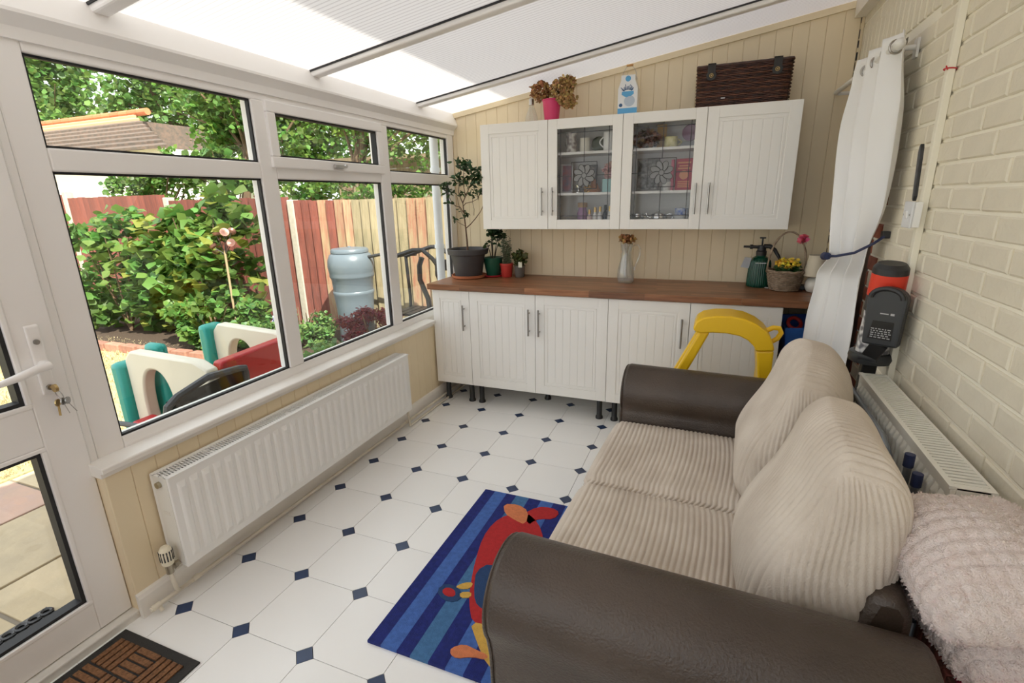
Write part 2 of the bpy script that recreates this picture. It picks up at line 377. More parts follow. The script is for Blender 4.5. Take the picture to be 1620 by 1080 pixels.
m = MB(); h = 0.038
m.add([(0.0,-0.014,roofz(0)-h),(2.645,-0.014,roofz(2.645)-h),(2.645,-0.014,roofz(2.645)-0.002),(0.0,-0.014,roofz(0)-0.002),(0.0,0,roofz(0)-h),(2.645,0,roofz(2.645)-h),(2.645,0,roofz(2.645)-0.002),(0.0,0,roofz(0)-0.002)],
      [(0,1,2,3),(4,7,6,5),(0,4,5,1),(3,2,6,7),(0,3,7,4),(1,5,6,2)])
o = m.build('trim_3', M_CREAM); o['kind'] = 'structure'; o['label'] = 'cream sloping trim where back wall meets roof'
# ragged dark gap in the corner
m = MB(); r = random.Random(9); z = 0.95
while z < 2.46:
    l = r.uniform(0.015,0.07); wdt = r.uniform(0.002,0.007)
    m.box(2.648,2.648+wdt,-0.004,0.004,z,z+l); z += l+r.uniform(0.005,0.05)
m.build('corner_gap', M_GASK, wb)
B(2.648,XR,-0.002,0.012,0,roofz(2.65)-0.014).build('edge_batten', M_CREAM, wb)
# ================================================================== RIGHT WALL (painted brick of the house)
wr = struct('wall_right')
OY0, OY1, OZ = -0.88, -0.12, 2.13      # doorway
CH, BL = 0.0746, 0.2185
def mort(y0,y1,z0,z1): return B(XR+0.006, XR+0.11, y0,y1,z0,z1)
m = mort(YF,OY0,-0.14,2.62); m.box(XR+0.006,XR+0.11,OY0,OY1,OZ,2.62); m.box(XR+0.006,XR+0.11,OY1,0.02,-0.14,2.62)
m.build('mortar_bed', M_MORT, wr)
B(XR+0.11, XR+0.3, -9.0, 1.6, -0.14, 4.40).build('house_wall', M_RED, wr)
def brick_mesh(w, h, seed, mt):
    r = random.Random(seed); j = lambda: r.uniform(-0.0012,0.0012); e = 0.005
    vs = []
    for (dx, ins) in ((0.022,0.0),(0.0035,0.0),(0.0,e)):
        for sy, sz in ((-1,-1),(1,-1),(1,1),(-1,1)):
            vs.append((dx+(j()*0.5 if dx < 0.01 else 0), sy*(w/2-ins)+j(), sz*(h/2-ins)+j()))
    fs = [(8,9,10,11)]+[(k*4+i,k*4+(i+1)%4,(k+1)*4+(i+1)%4,(k+1)*4+i) for k in range(2) for i in range(4)]
    m = MB().add(vs, fs); me = bpy.data.meshes.new('brick'); me.from_pydata(m.v,[],m.f); me.materials.append(mt)
    bm = bmesh.new(); bm.from_mesh(me); bmesh.ops.recalc_face_normals(bm, faces=bm.faces)
    bm.normal_update()
    f = max(bm.faces, key=lambda q:-q.calc_center_median().x)
    if f.normal.x > 0: bmesh.ops.reverse_faces(bm, faces=bm.faces)
    bm.to_mesh(me); bm.free(); return me
full = [brick_mesh(BL-0.010, CH-0.010, k, M_BRICK) for k in range(6)]
farm = MB(); rb = random.Random(12)
k0 = int(0.0/CH)
for k in range(-1, 34):
    z0 = 0.0175+k*CH; zc = z0+CH/2
    if zc > 2.52: break
    off = -1.673+(0.0 if (k % 2) == (int(round((1.432-0.0175)/CH)) % 2) else BL/2)
    n0 = int(math.floor((YF-off)/BL)); n1 = int(math.ceil((0.0-off)/BL))
    for n in range(n0, n1+1):
        a, b = off+n*BL, off+(n+1)*BL
        a = max(a, YF); b = min(b, 0.0)
        if zc > 2.135 and zc < 2.36 and b > -1.24:      # soldier course over the doorway
            b = min(b, -1.24)
        elif OZ > zc-CH/2 and b > OY0 and a < OY1:
            if a < OY0: b = OY0
            elif b > OY1: a = OY1
            else: continue
        if b-a < 0.025: continue
        red = (abs(b-OY0) < 1e-6 and zc < 1.66 and zc > 0.2)
        pieces = [(a, b, M_BRICK)]
        if red:
            s_ = OY0-0.170+rb.uniform(-0.018,0.014)
            pieces = ([(a, s_, M_BRICK)] if s_-a > 0.03 else [])+[(max(a,s_), b, M_RED)]
        seen = -2.85 < (a+b)/2 and zc > 0.55 and (b <= OY0+1e-6 or zc > OZ)
        for (p, q, mt) in pieces:
            if not seen and mt is M_BRICK:
                farm.box(XR, XR+0.02, p+0.005, q-0.005, zc-CH/2+0.005, zc+CH/2-0.005); continue
            if abs((q-p)-BL) < 1e-4: me = full[rb.randrange(6)]
            else: me = brick_mesh(max(0.012,q-p-(0.010 if q-p > 0.06 else 0.004)), CH-0.010, rb.random(), mt)
            inst(me, 'brick', wr, (XR+rb.uniform(-0.001,0.001), (p+q)/2, zc))
o = farm.build('unseen_bricks', M_BRICK, wr); o['kind'] = 'stuff'
sol = brick_mesh(0.0665, 0.205, 77, M_BRICK); yy = -0.045
while yy > -1.235:
    inst(sol, 'soldier_brick', wr, (XR, yy, 2.247)); yy -= 0.0765
# doorway: red reveals and a dark door set back
for y0, y1 in ((OY1-0.001, OY1+0.1),):
    m = MB()
    for k in range(0, 29): m.box(XR+0.002, XR+0.105, OY1-0.004, OY1, k*0.075+0.005, k*0.075+0.07)
    m.build('reveal_bricks', M_RED, wr)['kind'] = 'stuff'
d2 = struct('door_2'); M_DKW = mat('dark_brown_door', (0.035,0.018,0.012), 0.5, var=0.3, vscale=10)
B(XR+0.075,XR+0.11,OY0,OY1,0.0,OZ).build('door_leaf', M_DKW, d2)
B(XR+0.05,XR+0.08,OY0,OY0+0.06,0.0,OZ).build('door_frame', M_DKW, d2); B(XR+0.05,XR+0.08,OY1-0.06,OY1,0.0,OZ).build('door_frame', M_DKW, d2)
# wall plate under the roof, cable trunking
o = B(XR-0.055, XR, YF, -0.015, 2.445, roofz(XR-0.055)-0.002).build('trim_4', M_TRIMW); o['kind'] = 'structure'; o['label'] = 'pale wall plate under the roof'
o = B(XR-0.022, XR-0.0005, -1.502, -1.474, 0.02, 2.44).build('trim_5', mat('cream_trunking',(0.87,0.83,0.70),0.45), bevel=0.002); o['kind'] = 'structure'; o['label'] = 'cream vertical cable trunking'
o = B(-0.1, XR+0.1, YF-0.1, YF, -0.14, 0.45).build('wall_front', M_CREAMW); o['kind'] = 'structure'
w3 = struct('added_end_window')                # glazing added to the unseen end wall to brighten the room
for (a, b) in ((-0.1,0.0),(0.88,0.94),(1.78,1.84),(XR-0.06,XR)): MB().prism([(a,0.45),(b,0.45),(b,roofz(b)-0.02),(a,roofz(a)-0.02)],'y',YF-0.08,YF-0.01).build('mullion', M_UPVC, w3)
for (a, b) in ((0.0,0.88),(0.94,1.78),(1.84,XR-0.06)):
    MB().prism([(a,0.45),(b,0.45),(b,0.51),(a,0.51)],'y',YF-0.08,YF-0.01).build('bottom_rail', M_UPVC, w3)
    MB().prism([(a,roofz(a)-0.09),(b,roofz(b)-0.09),(b,roofz(b)-0.02),(a,roofz(a)-0.02)],'y',YF-0.08,YF-0.01).build('head', M_UPVC, w3)
    MB().prism([(a,0.51),(b,0.51),(b,roofz(b)-0.09),(a,roofz(a)-0.09)],'y',YF-0.05,YF-0.044).build('pane', M_GLASS, w3)
o = B(2.30, 3.2, -9.0, 1.6, 4.40, 4.506).build('trim_6', M_UPVC); o['kind'] = 'structure'; o['label'] = 'house eaves high above the lean-to roof'

# ================================================================== CEILING (polycarbonate lean-to roof)
ce = struct('ceiling')
def polycarb():
    m, t, b = nt('opal_polycarbonate'); n = t.nodes; n.remove(b)
    tc = n.new('ShaderNodeTexCoord'); mp = n.new('ShaderNodeSeparateXYZ'); lk(t, tc.outputs['Object'], mp.inputs[0])
    mu = n.new('ShaderNodeMath'); mu.operation = 'MULTIPLY'; mu.inputs[1].default_value = 1/0.026; lk(t, mp.outputs[1], mu.inputs[0])
    fr_ = n.new('ShaderNodeMath'); fr_.operation = 'FRACT'; lk(t, mu.outputs[0], fr_.inputs[0])
    cr = n.new('ShaderNodeValToRGB'); e = cr.color_ramp.elements; e[0].position = 0.0; e[0].color = (0.62,0.60,0.59,1); e[1].position = 0.34; e[1].color = (0.90,0.89,0.875,1); lk(t, fr_.outputs[0], cr.inputs[0])
    tr = n.new('ShaderNodeBsdfTranslucent'); df = n.new('ShaderNodeBsdfDiffuse'); lk(t, cr.outputs[0], tr.inputs[0]); lk(t, cr.outputs[0], df.inputs[0])
    mx = n.new('ShaderNodeMixShader'); mx.inputs[0].default_value = 0.31; lk(t, df.outputs[0], mx.inputs[1]); lk(t, tr.outputs[0], mx.inputs[2])
    lk(t, mx.outputs[0], n['Material Output'].inputs[0]); return m
M_POLY = polycarb(); M_POLYTOP = glassmat('clear_outer_skin')
BARS = [-0.50, -1.492, -2.484, -3.476]
edges = [-0.001]+BARS+[YF]
xa, xb = -0.16, XR-0.0
for k in range(len(edges)-1):
    y1 = edges[k]-(0.03 if k else 0); y0 = edges[k+1]+(0.03 if k < len(BARS) else 0)
    m = MB(); za, zb, th = roofz(xa), roofz(xb), 0.016
    v = [(xa,y0,za),(xb,y0,zb),(xb,y1,zb),(xa,y1,za),(xa,y0,za+th),(xb,y0,zb+th),(xb,y1,zb+th),(xa,y1,za+th)]
    m.add(v, [(0,3,2,1)]); m.mi = 1; m.f.append((4,5,6,7)); m.m.append(1)
    for f in ((0,1,5,4),(1,2,6,5),(2,3,7,6),(3,0,4,7)): m.f.append(f); m.m.append(1)
    m.build('roof_sheet', [M_POLY, M_POLYTOP], ce)
for yb in BARS:
    x0_, x1_ = -0.10, XR-0.056
    def quadbar(y0, y1, lo, hi, name, mt, bv=0.0, par=ce):
        m = MB(); m.add([(x0_,y0,roofz(x0_)+lo),(x1_,y0,roofz(x1_)+lo),(x1_,y1,roofz(x1_)+lo),(x0_,y1,roofz(x0_)+lo),(x0_,y0,roofz(x0_)+hi),(x1_,y0,roofz(x1_)+hi),(x1_,y1,roofz(x1_)+hi),(x0_,y1,roofz(x0_)+hi)],
            [(0,3,2,1),(4,5,6,7),(0,1,5,4),(1,2,6,5),(2,3,7,6),(3,0,4,7)]); return m.build(name, mt, par, bevel=bv)
    gb = quadbar(yb-0.028, yb+0.028, -0.030, 0.030, 'glazing_bar', M_UPVC, 0.008)
    quadbar(yb-0.034, yb-0.0285, -0.008, 0.0, 'bar_gasket', M_GASK, par=gb); quadbar(yb+0.0285, yb+0.033, -0.004, 0.0, 'bar_gasket', mat('grey_gasket',(0.35,0.35,0.35),0.6), par=gb)

# ================================================================== foliage helper
def leaves(name, P, size, mt, parent=None, seed=0, upb=0.6, dirs=None, wid=0.42, droop=0.0, local=False):
    """one leaf (two folded quads) at every point of P, in one mesh"""
    g = np.random.default_rng(seed); P = np.asarray(P, float); n = len(P)
    sz = size*g.uniform(0.6, 1.3, n)[:, None]
    d = g.normal(size=(n,3)); d[:,2] = d[:,2]*0.5-droop
    if dirs is not None: d = d*0.45+np.asarray(dirs)
    d /= np.linalg.norm(d,axis=1)[:,None]
    u = g.normal(size=(n,3))*(1-upb)+np.array([0.15,-0.1,1])*upb
    s = np.cross(d,u); s /= np.linalg.norm(s,axis=1)[:,None]+1e-9; u = np.cross(s,d)
    sh = [(0,0,0),(wid*0.8,0.28,0.08),(wid,0.58,0.10),(0,1.0,-0.06),(-wid,0.58,0.10),(-wid*0.8,0.28,0.08)]
    V = np.stack([P+sz*(s*a+d*b+u*c) for a,b,c in sh],1).reshape(-1,3)
    F = (np.arange(n)[:,None,None]*6+np.array([[0,1,2,3],[0,3,4,5]])[None]).reshape(-1,4)
    me = bpy.data.meshes.new(name); me.vertices.add(len(V)); me.vertices.foreach_set('co', V.ravel())
    me.loops.add(F.size); me.loops.foreach_set('vertex_index', F.ravel().astype(np.int32)); me.polygons.add(len(F))
    me.polygons.foreach_set('loop_start', np.arange(0,F.size,4,dtype=np.int32)); me.polygons.foreach_set('loop_total', np.full(len(F),4,dtype=np.int32))
    me.update(calc_edges=True); me.materials.append(mt)
    o = bpy.data.objects.new(name, me); COL.objects.link(o)
    if parent is not None: attach(o, parent, local); o['kind'] = 'stuff'
    return o
def blob(c, r, n, seed, shell=0.55, clump=0):
    g = np.random.default_rng(seed); d = g.normal(size=(n,3)); d /= np.linalg.norm(d,axis=1)[:,None]
    rad = (shell+(1-shell)*g.random(n))[:,None]
    if clump:
        cc = g.normal(size=(clump,3)); cc /= np.linalg.norm(cc,axis=1)[:,None]; cc *= g.uniform(0.35,0.9,(clump,1))
        k = g.integers(0,clump,n); q = cc[k]+d*rad*g.uniform(0.18,0.34,(clump,1))[k]
    else: q = d*rad
    return q*np.array(r)+np.array(c)

def single_leaves(P, size, mt, parent, seed, wid=0.5):
    """large leaves, each an object of its own sharing one mesh"""
    rr = random.Random(seed); m = MB(); sh = [(0,0,0),(wid*0.8,0.28,0.08),(wid,0.58,0.10),(0,1.0,-0.06),(-wid,0.58,0.10),(-wid*0.8,0.28,0.08)]
    m.add([(a*size,b*size,c*size) for a,b,c in sh],[(0,1,2,3),(0,3,4,5)]); o0 = m.build('leaf', mt, fix=False); me = o0.data
    for k, p in enumerate(P):
        o = o0 if k == 0 else bpy.data.objects.new('leaf', me)
        if k: COL.objects.link(o)
        s = rr.uniform(0.7,1.3); o.scale = (s,s,s); o.location = p; o.rotation_euler = (rr.uniform(-0.9,0.7),rr.uniform(-0.6,0.6),rr.uniform(0,2*PI)); attach(o, parent)

# ================================================================== KITCHEN UNITS
def handle(parent, x, y, zc, L=0.186):
    m = MB(); m.cyl((x,y-0.030,zc-L/2),(x,y-0.030,zc+L/2),0.006,n=12)
    for s in (-1,1): m.cyl((x,y,zc+s*0.064),(x,y-0.030,zc+s*0.064),0.0045,n=10)
    return m.build('handle', M_STEEL, parent, smooth=True)
M_LEAD = mat('lead_strip', (0.06,0.06,0.065), 0.5, 0.3)
M_FROST = mat('frosted_grey_glass', (0.22,0.225,0.23), 0.35)
M_CGLASS = glassmat('cabinet_glass', (0.93,0.935,0.94), refl=0.015)
def cab_door(parent, x0, x1, yf, z0, z1, hx, hz, glass=False):
    g = 0.0015; x0 += g; x1 -= g; z0 += g; z1 -= g; t = 0.018; b = 0.064
    if x1-x0 < 0.35: b = 0.058
    m = MB(); m.box(x0,x0+b,yf,yf+t,z0,z1); m.box(x1-b,x1,yf,yf+t,z0,z1); m.box(x0+b,x1-b,yf,yf+t,z0,z0+b); m.box(x0+b,x1-b,yf,yf+t,z1-b,z1)
    if not glass:
        m.box(x0+b,x1-b,yf+0.0055,yf+t,z0+b,z1-b)                       # bottom of the routed groove
        a0, a1, c0, c1 = x0+b+0.010, x1-b-0.010, z0+b+0.010, z1-b-0.010
        m.box(a0,a1,yf+0.002,yf+0.010,c0,c0+0.012); m.box(a0,a1,yf+0.002,yf+0.010,c1-0.012,c1); m.box(a0,a0+0.012,yf+0.002,yf+0.010,c0+0.012,c1-0.012); m.box(a1-0.012,a1,yf+0.002,yf+0.010,c0+0.012,c1-0.012)
        a0 += 0.016; a1 -= 0.016; c0 += 0.016; c1 -= 0.016; n = max(3, round((a1-a0)/0.054)); w = (a1-a0)/n
        for k in range(n):                                             # bead-and-butt strips of the centre panel
            p, q = a0+k*w+0.0003, a0+(k+1)*w-0.0003
            m.prism([(p,yf+0.010),(p,yf+0.0042),(p+0.0014,yf+0.003),(q-0.0014,yf+0.003),(q,yf+0.0042),(q,yf+0.010)],'z',c0,c1)
    d = m.build('door', M_CAB, parent, bevel=0.0018)
    if glass:
        B(x0+b-0.004,x1-b+0.004,yf+0.009,yf+0.013,z0+b-0.004,z1-b+0.004).build('glass_pane', M_CGLASS, d)
        xa_, xb_, za_, zb_ = x0+b, x1-b, z0+b, z1-b; xc = (xa_+xb_)/2; zc = za_+(zb_-za_)*0.49
        lm = MB(); y0, y1, w = yf+0.0075, yf+0.009, 0.0022
        vl = lambda x,a,c: lm.box(x-w,x+w,y0,y1,a,c)
        hl = lambda z,a,c: lm.box(a,c,y0,y1,z-w,z+w)
        vl(xa_+0.022,za_,zb_); vl(xb_-0.022,za_,zb_); hl(za_+0.024,xa_,xb_); hl(zb_-0.026,xa_,xb_)
        sq = 0.086; vl(xc,za_,zc-sq); vl(xc,zc+sq,zb_); hl(zc,xa_,xc-sq); hl(zc,xc+sq,xb_)
        vl(xc-sq,zc-sq,zc+sq); vl(xc+sq,zc-sq,zc+sq); hl(zc-sq,xc-sq,xc+sq); hl(zc+sq,xc-sq,xc+sq)
        R, r0 = 0.074, 0.017
        for k in range(8):
            a = 2*PI*k/8; hw = PI/8*0.93; pts = []
            tw_ = lambda r: 0.55*(r-r0)/(R-r0)
            for i in range(6): u = r0+(R*0.72-r0)*i/5; pts.append((u*math.cos(a-hw+tw_(u)), u*math.sin(a-hw+tw_(u))))
            for i in range(1,9):
                f = i/9; u = R*0.72+R*0.28*math.sin(PI*f); q = a-hw+2*hw*f+tw_(R*0.72); pts.append((u*math.cos(q), u*math.sin(q)))
            for i in range(5,-1,-1): u = r0+(R*0.72-r0)*i/5; pts.append((u*math.cos(a+hw+tw_(u)), u*math.sin(a+hw+tw_(u))))
            pts = [(xc+p[0], zc+p[1]) for p in pts]
            MB().prism(pts,'y',yf+0.0076,yf+0.0088).build('petal', M_FROST, d)
            lm.tube([(p[0],yf+0.0072,p[1]) for p in pts], 0.0016, 5, closed=True)
        MB().cyl((xc,yf+0.0066,zc),(xc,yf+0.0076,zc),r0*0.95,n=16).build('flower_centre', M_FROST, d)
        lm.torus((xc,yf+0.0068,zc),r0,0.0016,(0,1,0),n=16,k=5)
        lm.build('lead_strips', M_LEAD, d)
    handle(d, hx, yf, hz)
    return d
BYF, BZ0, BZ1 = -0.5875, 0.157, 0.872
def base_unit(label, x0, x1, doors, legs):
    t = thing('base_cabinet', label, 'cabinet', ((x0+x1)/2,-0.3,0), group='white base cabinets under the worktop')
    a = x0+(0.018 if x0 < 0.1 else 0.001); b = x1-0.001; s = 0.018
    m = MB(); m.box(a,a+s,-0.566,-0.02,BZ0,BZ1); m.box(b-s,b,-0.566,-0.02,BZ0,BZ1); m.box(a+s,b-s,-0.566,-0.02,BZ0,BZ0+s); m.box(a+s,b-s,-0.566,-0.45,BZ1-s,BZ1); m.box(a+s,b-s,-0.026,-0.02,BZ0+s,BZ1)
    m.build('carcass', M_CABIN, t)
    for (p,q,hx) in doors: cab_door(t, p, q, BYF, BZ0, BZ1, hx, 0.680)
    lm = MB().lathe([(0.026,0.0),(0.026,0.012),(0.022,0.020),(0.019,0.024),(0.019,0.135),(0.028,0.138),(0.028,BZ0)],n=16).build('leg', M_BLACK, smooth=True)
    for i,(lx,ly) in enumerate(legs):
        o = lm if i == 0 else lm.copy()
        if i: COL.objects.link(o)
        o.location = (lx,ly,0); attach(o, t)
    return t
base_unit('narrow single-door white base cabinet beside the window', 0.073, 0.373, [(0.073,0.373,0.331)], [(0.125,-0.515),(0.328,-0.515),(0.125,-0.08),(0.328,-0.08)])
base_unit('two-door white base cabinet between the narrow one and the sofa', 0.373, 1.373, [(0.373,0.873,0.832),(0.873,1.373,0.905)], [(0.412,-0.515),(0.873,-0.30),(1.320,-0.515),(0.412,-0.08),(1.320,-0.08)])
base_unit('two-door white base cabinet behind the yellow plastic toy', 1.373, 2.373, [(1.373,1.873,1.831),(1.873,2.373,1.915)], [(1.425,-0.515),(1.873,-0.30),(2.320,-0.515),(1.425,-0.08),(2.320,-0.08)])
wt = thing('worktop', 'long walnut block worktop running along the back wall', 'worktop', (1.35,-0.3,0.877))
r = random.Random(21); rows = 13; yw = 0.608/rows
for k in range(rows):
    y0 = -0.61+k*yw; x = 0.046; first = True
    while x < 2.655:
        L = r.uniform(0.28,0.62)
        if first: L *= r.uniform(0.3,1); first = False
        x1 = min(x+L, 2.655)
        if 2.655-x1 < 0.1: x1 = 2.655
        o = B(-(x1-x)/2+0.0002,(x1-x)/2-0.0002,0.0002,yw-0.0002,0,0.040).build('stave', M_WALNUT); o.location = ((x+x1)/2,y0,0.877); attach(o, wt)
        x = x1
# wall cabinets
UYF, UZ0, UZ1 = -0.3053, 1.2886, 2.0036
def wall_unit(label, x0, x1, doors):
    t = thing('wall_cabinet', label, 'cabinet', ((x0+x1)/2,-0.15,UZ0), group='white wall cabinets above the worktop')
    a, b, s = x0+0.001, x1-0.001, 0.016; yb = -0.0155; mid = (x0+x1)/2
    m = MB()
    for p in (a, mid-s/2, b-s): m.box(p,p+s,-0.286,yb,UZ0,UZ1)
    for (p,q) in ((a+s,mid-s/2),(mid+s/2,b-s)): m.box(p,q,-0.286,yb,UZ0,UZ0+s); m.box(p,q,-0.286,yb,UZ1-s,UZ1); m.box(p,q,yb-0.006,yb,UZ0+s,UZ1-s)
    m.build('carcass', M_CABIN, t)
    for (p,q) in ((a+s,mid-s/2),(mid+s/2,b-s)):
        for z in (1.515,1.778): B(p,q,-0.272,yb-0.006,z,z+0.016).build('shelf', M_CABIN, t)
    for (p,q,hx,gl) in doors: cab_door(t, p, q, UYF, UZ0, UZ1, hx, 1.477, gl)
    return t
wall_unit('white wall cabinet on the window side, one panelled and one leaded glass door', 0.3768, 1.3768, [(0.3768,0.8768,0.838,False),(0.8768,1.3768,0.913,True)])
wall_unit('white wall cabinet under the dark wicker hamper, leaded glass and panelled door', 1.3768, 2.3768, [(1.3768,1.8768,1.840,True),(1.8768,2.3768,1.917,False)])

# ---------------------------------------------------------------- small vessels
def lathe_thing(name, label, cat, loc, prof, mt, n=24, group=None, solid=0.0):
    o = MB().lathe(prof, n=n).build(name, mt, smooth=35, solid=solid); o.location = loc
    return tag(o, label, cat, group)
def cup(name, label, loc, r, h, mt, ang=0.0, handle_=True, group=None, taper=1.0, cat='mug'):
    t = thing(name, label, cat, loc, group=group)
    MB().lathe([(0.0,0.0),(r*0.9*taper,0.0),(r*taper,0.006),(r,h),(r-0.004,h),(r*taper-0.005,0.008),(0.0,0.008)]).build('body', mt, t, smooth=35, local=True)
    if handle_:
        c, s = math.cos(ang), math.sin(ang)
        pts = [(c*(r+0.028*math.sin(PI*k/10)-0.003), s*(r+0.028*math.sin(PI*k/10)-0.003), h*0.2+h*0.6*k/10) for k in range(11)]
        MB().tube(pts, 0.0045, 8).build('handle', mt, t, smooth=True, local=True)
    return t
def mm(n,c,r=0.5,**k): return mat(n,c,r,**k)
Z1, Z2, Z3 = UZ0+0.016, 1.531, 1.794
YC = -0.17
# left glass cabinet, top shelf
M_SPOT = mat('spotted_ceramic', (0.82,0.80,0.74), 0.3, col2=(0.35,0.30,0.28), vscale=45, detail=0)
cup('spotted_jug','tall cream spotted mug on top shelf behind leaded glass',(1.005,YC,Z3),0.036,0.135,M_SPOT,2.6,True)
cup('mug','plain cream mug between the spotted mug and green plate',(1.105,YC-0.02,Z3),0.034,0.09,mm('cream_ceramic',(0.80,0.77,0.66),0.3),1.2)
o = MB().lathe([(0.0,0.0),(0.05,0.004),(0.052,0.010),(0.0,0.008)],n=24).build('plate', mm('sage_ceramic',(0.16,0.19,0.13),0.3), smooth=35); o.location=(1.185,YC+0.06,Z3+0.052); o.rotation_euler=(1.35,0,0.1); tag(o,'round sage green plate standing on edge in glass cabinet','plate')
cup('mug','large white mug with handle beside the green plate',(1.275,YC-0.03,Z3),0.042,0.115,M_WHITEC,PI)
o = B(-0.02,0.02,-0.02,0.02,0,0.095).build('tea_tin', mm('olive_tin',(0.10,0.11,0.07),0.4), bevel=0.004); o.location=(1.335,YC-0.05,Z3); tag(o,'small olive green tin at the end of the mug shelf','tin')
# left, middle shelf
def picture(name,label,loc,w,h,mf,mp,rz=0.0,lean=0.12,cat='picture frame'):
    t = thing(name,label,cat,loc,rz); f = 0.012
    m = MB(); m.box(-w/2,w/2,0,0.012,0,f); m.box(-w/2,w/2,0,0.012,h-f,h); m.box(-w/2,-w/2+f,0,0.012,f,h-f); m.box(w/2-f,w/2,0,0.012,f,h-f)
    m.xf(Matrix.Rotation(-lean,4,'X')); m.build('frame',mf,t,local=True,bevel=0.002)
    m = B(-w/2+f,w/2-f,0.004,0.010,f,h-f); m.xf(Matrix.Rotation(-lean,4,'X')); m.build('print',mp,t,local=True)
    return t
M_PRINT = mat('mottled_photo',(0.45,0.42,0.40),0.3,col2=(0.08,0.07,0.07),vscale=22)
M_PRINTR = mat('reddish_photo',(0.45,0.12,0.12),0.3,col2=(0.20,0.16,0.22),vscale=25)
picture('photo_frame','white framed photo with red print in glass cabinet',(0.965,YC+0.03,Z2),0.085,0.20,mm('white_frame',(0.75,0.75,0.76),0.4),M_PRINTR,0.2)
picture('photo_frame','dark framed photo leaning behind the leaded flower',(1.10,YC+0.08,Z2),0.13,0.19,mm('dark_frame',(0.09,0.08,0.07),0.4),M_PRINT,-0.1)
M_SILV = mat('silver',(0.7,0.69,0.67),0.2,1.0)
lathe_thing('egg_cup','small silver egg cup beside the gold bow','egg cup',(1.075,YC-0.06,Z2),[(0.022,0),(0.022,0.004),(0.006,0.012),(0.006,0.022),(0.020,0.036),(0.022,0.050),(0.018,0.050),(0.0,0.03)],M_SILV)
t = thing('gift_ornament','brown cone ornament tied with a gold bow','ornament',(1.175,YC-0.03,Z2)); MB().lathe([(0.045,0),(0.047,0.012),(0.010,0.085),(0.0,0.09)],n=20).build('cone',mm('copper_brown',(0.36,0.15,0.06),0.4),t,smooth=35,local=True)
m = MB()
for k in range(6): m.torus((-0.035+0.02*math.cos(k),-0.035,0.025+0.016*math.sin(k*1.05)),0.013,0.003,(math.cos(k),0.6,math.sin(k)),n=14,k=5)
m.build('bow',mat('gold_ribbon',(0.75,0.50,0.12),0.25,0.9),t,smooth=True,local=True)
t = thing('gift_bag','pale teal gift box topped by a pink paper flower','gift box',(1.295,YC-0.02,Z2)); B(-0.055,0.048,-0.05,0.05,0,0.085).build('box',mm('pale_teal_card',(0.36,0.58,0.58),0.6),t,local=True,bevel=0.002)
leaves('paper_flower', blob((0,-0.01,0.135),(0.055,0.05,0.055),260,3,0.5), 0.036, mat('pink_paper',(0.80,0.52,0.48),0.8,isl=0.15), t, 3, 0.3, local=True)
leaves('red_flower', blob((0.035,0.0,0.185),(0.022,0.022,0.028),70,4,0.3), 0.026, mat('red_paper',(0.62,0.16,0.18),0.8,isl=0.2), t, 4, 0.3, local=True)
# left, bottom
def bottle(label, loc, r, h, mt, mc, neck=0.45, capl=0.25, cat='bottle', group=None, name='bottle'):
    t = thing(name,label,cat,loc,group=group); hb = h*(1-capl)
    MB().lathe([(0,0),(r*0.95,0),(r,0.004),(r,hb*0.7),(r*0.85,hb*0.82),(r*neck,hb*0.95),(r*neck,hb)],n=18).build('body',mt,t,smooth=35,local=True)
    MB().lathe([(r*neck*1.25,hb-0.001),(r*neck*1.25,h-0.002),(r*neck*1.1,h),(0,h)],n=14).build('cap',mc,t,smooth=35,local=True)
    return t
M_CORK = mm('cork',(0.42,0.27,0.15),0.8); M_GOLD = mat('gold_cap',(0.75,0.52,0.20),0.3,0.9)
bottle('purple glass jar with cork lid on bottom shelf of glass cabinet',(1.09,YC,Z1),0.037,0.160,mat('purple_glass',(0.36,0.20,0.34),0.15),M_CORK,0.75,0.2,'jar',name='jar')
for k,(x,c,h,lb) in enumerate([(1.148,(0.75,0.55,0.50),0.075,'squat pale pink bottle next to the purple jar'),(1.185,(0.80,0.78,0.74),0.085,'white bottle second from the purple jar'),(1.222,(0.82,0.80,0.78),0.088,'white bottle with dark scribble beside the black bottle'),(1.256,(0.03,0.03,0.04),0.095,'slim black bottle among the small bottles'),(1.290,(0.80,0.76,0.70),0.090,'cream bottle with gold cap past the black bottle'),(1.322,(0.45,0.20,0.12),0.085,'brown bottle at the hinge end of bottom shelf')]):
    bottle(lb,(x,YC-0.03+0.01*(k%2),Z1),0.0175,h*1.5,mm('bottle_colour_%d'%k,c,0.25),M_BLACK if k == 3 else M_GOLD)
m = MB()
for k in range(5): m.torus((0.012*math.cos(k*1.3),0.012*math.sin(k*1.3),0.014),0.013,0.003,(math.cos(k*1.3),math.sin(k*1.3),0.3),n=14,k=5)
m.box(-0.012,0.012,-0.012,0.012,0,0.004); o = m.build('gold_bow',MATS['gold_ribbon'],smooth=True); o.location=(1.06,YC-0.08,Z1); tag(o,'small gold ribbon bow lying before the purple jar','bow')
